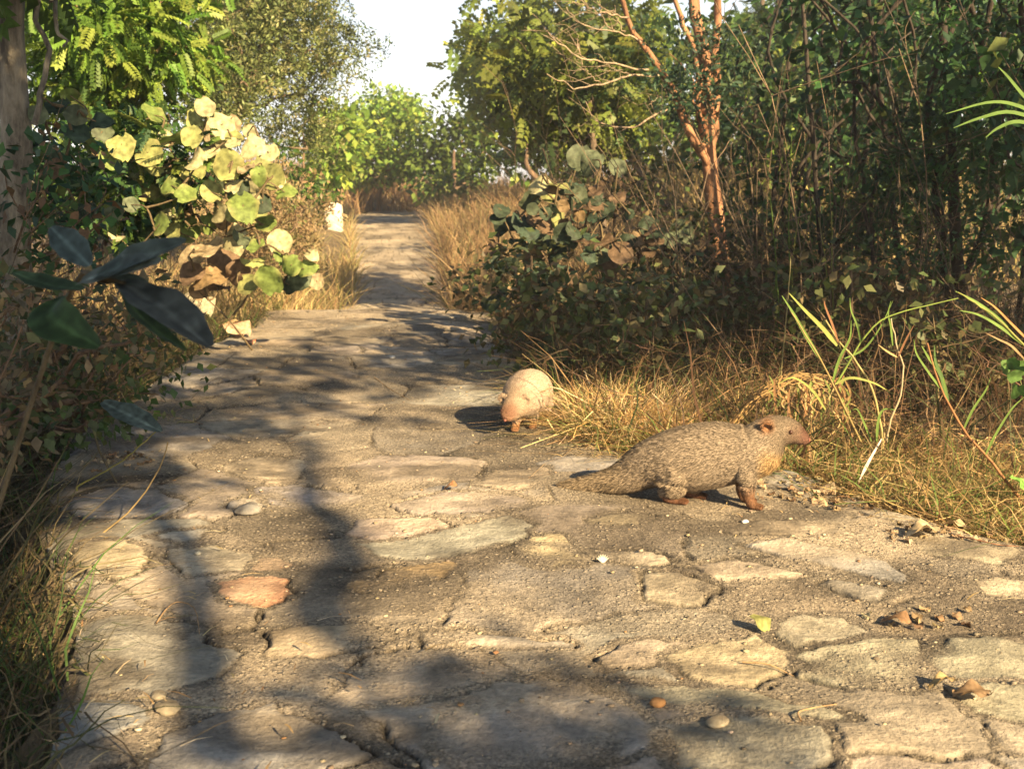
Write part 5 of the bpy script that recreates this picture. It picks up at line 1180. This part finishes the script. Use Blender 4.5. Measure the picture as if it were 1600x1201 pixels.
# loose straw and grit
mb = MB(); n = 900; y = 1.1 + 6.0 * U(0, 1, n) ** 1.3; side = U(0, 1, n); e = np.where(side < .6, xr(y) - np.abs(rng.normal(size=n)) * .22, xl(y) + np.abs(rng.normal(size=n)) * .25)
b = np.stack([e, y, zprof(y) + .018], 1); b = b[(b[:, 0] < xr(b[:, 1])) & (b[:, 0] > xl(b[:, 1]))]
a = U(0, 6.28, len(b)); d = np.stack([np.cos(a), np.sin(a), U(-.05, .12, len(b))], 1); L = U(.01, .05, len(b)); s2 = np.stack([-np.sin(a), np.cos(a), 0 * a], 1) * (U(.0006, .002, len(b)))[:, None]
zz = np.array([0, 0, .003]); V = np.stack([b - s2, b + s2, b + d * L[:, None] * .5 + s2 + zz, b + d * L[:, None] * .5 - s2 + zz, b + d * L[:, None] + s2 * .3, b + d * L[:, None] - s2 * .3], 1)
Q = np.array([(0, 1, 2, 3), (3, 2, 4, 5)])[None] + (np.arange(len(b)) * 6)[:, None, None]; mb.add(V.reshape(-1, 3), Q.reshape(-1, 4), np.repeat(pick([(.5, .38, .2, 2), (.62, .52, .34, 1), (.3, .2, .1, 2)], len(b)), 6, 0))
tag(mb.build('straw_litter', M_LITTER), 'scattered bits of straw and leaf on the paving', 'litter', kind='stuff')

mb = MB(); n = 2600; y = 1.05 + 6.2 * U(0, 1, n) ** 1.5; xx = xl(y) + (xr(y) - xl(y)) * U(0, 1, n); kp = fbm(xx * 3, y * 3, 171, 3) > U(-.6, .35, n); y = y[kp]; xx = xx[kp]; n = len(y)
oc = np.array([(1, 0, 0), (0, 1, 0), (-1, 0, 0), (0, -1, 0), (.7, .7, .6), (-.7, .7, .7), (-.7, -.7, .6), (.7, -.7, .7)]); dj = rng.choice(len(_PT), 1)
tree_k = {}
gxk = np.round(_PT[:, 0] / .04).astype(int); gyk = np.round(_PT[:, 1] / .04).astype(int)
for a_, b_, z_ in zip(gxk, gyk, _PT[:, 2]): tree_k[(a_, b_)] = max(z_, tree_k.get((a_, b_), -9))
pz = np.array([tree_k.get((round(a / .04), round(b_ / .04)), .01) for a, b_ in zip(xx, y)])
sz = .0014 + .0045 * U(0, 1, n) ** 3; cen = np.stack([xx, y, pz - sz * .1], 1)
V = cen[:, None] + sz[:, None, None] * (oc[None] * U(.7, 1.3, (n, 8, 3))) * [1, 1, .7]
Q = np.array([(0, 1, 5, 4), (1, 2, 6, 5), (2, 3, 7, 6), (3, 0, 4, 7), (4, 5, 6, 7)])[None] + (np.arange(n) * 8)[:, None, None]
mb.add(V.reshape(-1, 3), Q.reshape(-1, 4), np.repeat(pick([(.40, .33, .22, 3), (.55, .48, .36, 1), (.22, .18, .13, 2), (.38, .22, .11, .5)], n), 8, 0))
tag(mb.build('gravel', M_BARKROCK), 'fine loose grit scattered on the paving', 'gravel', kind='stuff')
mb = MB(); cs2 = np.array([onp(u, v)[:2] for u, v in [(1265, 775), (1290, 785), (1320, 800), (1250, 765), (1420, 850), (1480, 860), (1440, 980), (160, 735), (200, 725), (1240, 790), (900, 690), (940, 700)]])
k = rng.choice(len(cs2), 240); pp = cs2[k] + rng.normal(size=(240, 2)) * [.06, .035]; b = np.stack([pp[:, 0], pp[:, 1], np.array([tree_k.get((round(a / .04), round(b_ / .04)), .0) for a, b_ in pp]) + U(.002, .008, 240)], 1)
scatter(mb, t_broad(.6, .2, 9), b, rng.normal(size=(240, 3)) * [1, 1, .25], rng.normal(size=(240, 3)) * .35 + [0, 0, 1], U(.005, .022, 240), pick([(.34, .26, .16, 3), (.24, .17, .10, 3), (.42, .34, .23, 1), (.15, .10, .06, 2)], 240))
tag(mb.build('leaf_litter', M_LITTER), 'small heaps of broken dry leaf on the path edges', 'litter', kind='stuff')

# ------------------------------------------------------------------ unseen trees behind and beside the viewer, crowns shaped to cast the dappled shade
def toward_sun(p, s): return np.asarray(p) + S * s
def gpoly(poly, n, s0, s1, y=None):
    us = [p[0] for p in poly]; vs = [p[1] for p in poly]; out = []
    while len(out) < n:
        u = U(min(us), max(us)); v = U(min(vs), max(vs))
        if in_poly(u, v, poly):
            p = G(u, v) if y is None else P(u, v, U(*y)); out.append(toward_sun(p, U(s0, s1)))
    return np.array(out)
C1 = np.vstack([gpoly([(250, 590), (330, 530), (790, 520), (835, 600), (740, 640), (600, 665), (200, 700)], 34, 6.0, 8.0),
                gpoly([(380, 1010), (560, 965), (850, 985), (1000, 1090), (900, 1200), (380, 1200)], 9, 4.5, 6.5),
                gpoly([(-200, 1250), (60, 1250), (60, 700), (120, 560), (-200, 500)], 34, 4.5, 7),
                gpoly([(80, 700), (230, 660), (240, 780), (80, 790)], 4, 5, 7),
                gpoly([(-50, 150), (140, 150), (190, 440), (300, 520), (-50, 520)], 26, 4, 6, (3.5, 4.5))])
C1 = np.vstack([C1, gpoly([(545, 383), (700, 388), (700, 400), (560, 396)], 8, 8, 10), gpoly([(560, 412), (695, 416), (695, 428), (600, 424)], 8, 8, 10), gpoly([(550, 440), (700, 442), (710, 462), (545, 460)], 12, 8, 10), gpoly([(60, 690), (560, 690), (530, 960), (90, 960)], 22, 5, 7.5), gpoly([(400, 1000), (1010, 985), (1050, 1200), (380, 1200)], 12, 4.2, 6.5)])
C1 = np.vstack([C1, gpoly([(260, 520), (330, 515), (780, 515), (830, 600), (700, 660), (200, 720), (90, 740)], 30, 5.0, 8.0), gpoly([(250, 560), (330, 530), (790, 520), (835, 600), (740, 640), (600, 665), (260, 690)], 22, 5.0, 8.0), gpoly([(385, 1000), (560, 960), (800, 975), (1020, 1100), (1000, 1230), (380, 1230)], 20, 4.2, 7.0), gpoly([(70, 700), (300, 680), (340, 800), (240, 950), (70, 800)], 12, 5, 8), gpoly([(1020, 1080), (1300, 1130), (1300, 1230), (1020, 1230)], 5, 5, 7)])
C0b = np.vstack([gpoly([(-200, 1300), (95, 1300), (95, 900), (70, 760), (-200, 700)], 170, 3.6, 6.0) + U(0, .28, (170, 1)) * [-.1, 0, 1], gpoly([(-100, 700), (110, 700), (270, 570), (300, 500), (-100, 450)], 90, 3.6, 6.0) + U(0, .4, (90, 1)) * [-.1, 0, 1]])
C0 = np.vstack([gpoly([(-260, 1300), (70, 1300), (60, 700), (130, 560), (-260, 500)], 70, 4.0, 6.5), gpoly([(-60, 430), (180, 430), (250, 560), (120, 720), (-60, 720)], 40, 3.5, 6, (2.3, 3.6)), gpoly([(-60, 120), (150, 120), (170, 430), (-60, 430)], 30, 3.5, 6, (3.0, 4.2)), gpoly([(170, 520), (330, 520), (260, 680), (120, 680)], 12, 5, 7)])
tb = on_ground(1.2, -4.4); tree('tree', 'unseen small-leaved tree added behind the viewer to shade the left bank', 'tree', tb, [tb, tb + [0, .1, .9], tb + [.1, .5, 1.8], tb + [.2, 1.0, 2.4]], .07, C0b, .10, 26, T_DIA, .06, G_MID, bark=(.12, .1, .08), rtip=.0015, maxr=.008)  # unseen tree, small clumps set along sun rays to darken the left grass
tb = on_ground(2.2, -5.2); tree('tree', 'unseen dense tree behind the viewer, crown shaped to shade the left bank', 'tree', tb, [tb, tb + [0, .1, 1.2], tb + [-.1, .7, 2.3], tb + [-.2, 1.6, 3.2]], .10, C0, .24, 40, T_DIA, .10, G_MID, bark=(.12, .1, .08), rtip=.002, maxr=.012)  # unseen tree, clumps set sunward of the left bank to block its light
tb = on_ground(3.4, -3.9); tr1 = tree('tree', 'unseen tall tree behind the viewer, crown shaped to shade the paving', 'tree', tb, [tb, tb + [0, .1, 1.2], tb + [-.3, .5, 2.4], tb + [-.6, 1.0, 3.6]], .11, C1, .17, 20, T_DIA, .085, G_MID, bark=(.12, .1, .08), rtip=.002, maxr=.010)  # unseen tree, clumps aimed at the path areas that should be shaded
mb = MB()  # unseen limbs placed along sun rays to cast the two shadow bands
for (a, b_, sa, sb, r) in [((505, 985), (488, 690), 6.5, 8.5, .046), ((300, 1165), (238, 690), 5.5, 8.5, .040)]:
    p0 = toward_sun(G(*a), sa); p1 = toward_sun(G(*b_), sb); q0 = p0 + (p1 - p0) * .33 + [.07, 0, .03]; q1 = p0 + (p1 - p0) * .7 + [-.05, 0, -.03]; tube(mb, smooth_path([p0, q0, q1, p1], 14) + rng.normal(size=(14, 3)) * .012, np.linspace(r * 1.15, r * .6, 14), np.array([.12, .1, .08]), k=8)
mb.build('limb', M_BARK, tr1, tb)
C2 = np.vstack([gpoly([(1150, 0), (1650, 0), (1650, 430), (1180, 430)], 55, 3.0, 5.0, (4.8, 7.2)),
                gpoly([(850, 230), (1050, 200), (1060, 480), (800, 480)], 16, 3.0, 4.5, (5.4, 6.2)),
                gpoly([(840, 480), (1280, 450), (1300, 560), (1180, 600), (1000, 585), (860, 590)], 40, 2.6, 4.0, (3.8, 6)), gpoly([(1240, 430), (1640, 430), (1640, 640), (1300, 620)], 30, 2.5, 4.0, (3.3, 5))])
tb = on_ground(6.3, 1.6); tree('tree', 'unseen tree beyond the right edge, crown shaped to shade the thicket', 'tree', tb, [tb, tb + [-.1, .1, 1.2], tb + [-.5, .3, 2.4], tb + [-.9, .4, 3.4]], .12, C2, .34, 30, T_DIA, .12, G_MID, bark=(.12, .1, .08), rtip=.002, maxr=.014)  # unseen tree, crown built sunward of the thicket to keep it dark

C2b = np.vstack([gpoly([(850, 260), (1640, 250), (1640, 480), (850, 500)], 60, 2.4, 4.2, (4.0, 6.2)), gpoly([(860, 470), (1600, 470), (1600, 620), (1100, 600), (880, 600)], 40, 2.0, 4.0, (3.6, 5.0))])
tb = on_ground(5.6, -1.0); tree('tree', 'unseen tree right of the viewer, crown placed to shade the right bank', 'tree', tb, [tb, tb + [-.1, .1, 1.0], tb + [-.4, .4, 2.0], tb + [-.8, .9, 3.0]], .10, C2b, .26, 34, T_DIA, .11, G_MID, bark=(.12, .1, .08), rtip=.002, maxr=.014)  # unseen tree added for denser shade on the right bank
# unseen crown added above the frame to hold skylight off the path
n = 150; C3 = np.stack([U(-4.5, 2.2, n), U(-2.5, 8.5, n), U(3.4, 4.8, n)], 1); C3 = C3[C3[:, 2] > .75 + .24 * np.maximum(C3[:, 1], 0) + .5]
tb = on_ground(-3.4, 1.2); tree('tree', 'unseen tree added on the left bank, its crown darkening the path', 'tree', tb, [tb, tb + [0, .1, 1.2], tb + [.3, .5, 2.4], tb + [.7, 1.0, 3.5]], .12, C3, .5, 46, T_DIA, .17, G_MID, bark=(.15, .12, .10), rtip=.003, maxr=.02)
# ------------------------------------------------------------------ groups of repeats
GRP = {'mongoose': 'mongooses on the path', 'sapling': 'saplings in the dark right thicket', 'grass_tussock': 'grass tussocks along the path', 'fallen_leaf': 'dry leaves lying on the path', 'stone': 'loose stones on the path', 'pebble': 'pebbles on the path',
       'twig': 'twigs and straws on the path', 'tree': 'trees along the path', 'shrub': 'shrubs beside the path', 'broadleaf_plant': 'broad-leaved plants beside the path', 'grass_clump': 'tall grass clumps on the right bank', 'bush': 'sunlit bushes', 'grass_stalk': 'grass stalks leaning over the left edge', 'leafy_plant': 'near plants with long blue-green leaves'}
for o_ in bpy.data.objects:
    k_ = o_.name.split('.')[0]
    if o_.parent is None and k_ in GRP and 'label' in o_ and 'kind' not in o_: o_['group'] = GRP[k_]

# haze volume added for the soft glare over the distance
hz = bpy.data.materials.new('haze'); hz.use_nodes = True; hn = hz.node_tree; hn.nodes.remove(hn.nodes['Principled BSDF'])
pv_ = hn.nodes.new('ShaderNodeVolumePrincipled'); pv_.inputs['Density'].default_value = HAZE; pv_.inputs['Color'].default_value = (.95, .95, .95, 1); pv_.inputs['Anisotropy'].default_value = .3
hn.links.new(pv_.outputs[0], hn.nodes['Material Output'].inputs['Volume'])
zs = 0.0; lo_ = GMIN - 1
cx = [(-230, -60), (230, -60), (230, 340), (-230, 340)]
V = np.array([(x, y, z) for z in (lo_, 9.0) for x, y in cx]); Q = np.array([(3, 2, 1, 0), (4, 5, 6, 7), (0, 1, 5, 4), (1, 2, 6, 5), (2, 3, 7, 6), (3, 0, 4, 7)])
tag(link('haze', new_mesh('haze', V, Q, smooth=False), hz), 'thin haze volume added over the path and trees for soft glare', 'haze', kind='stuff')
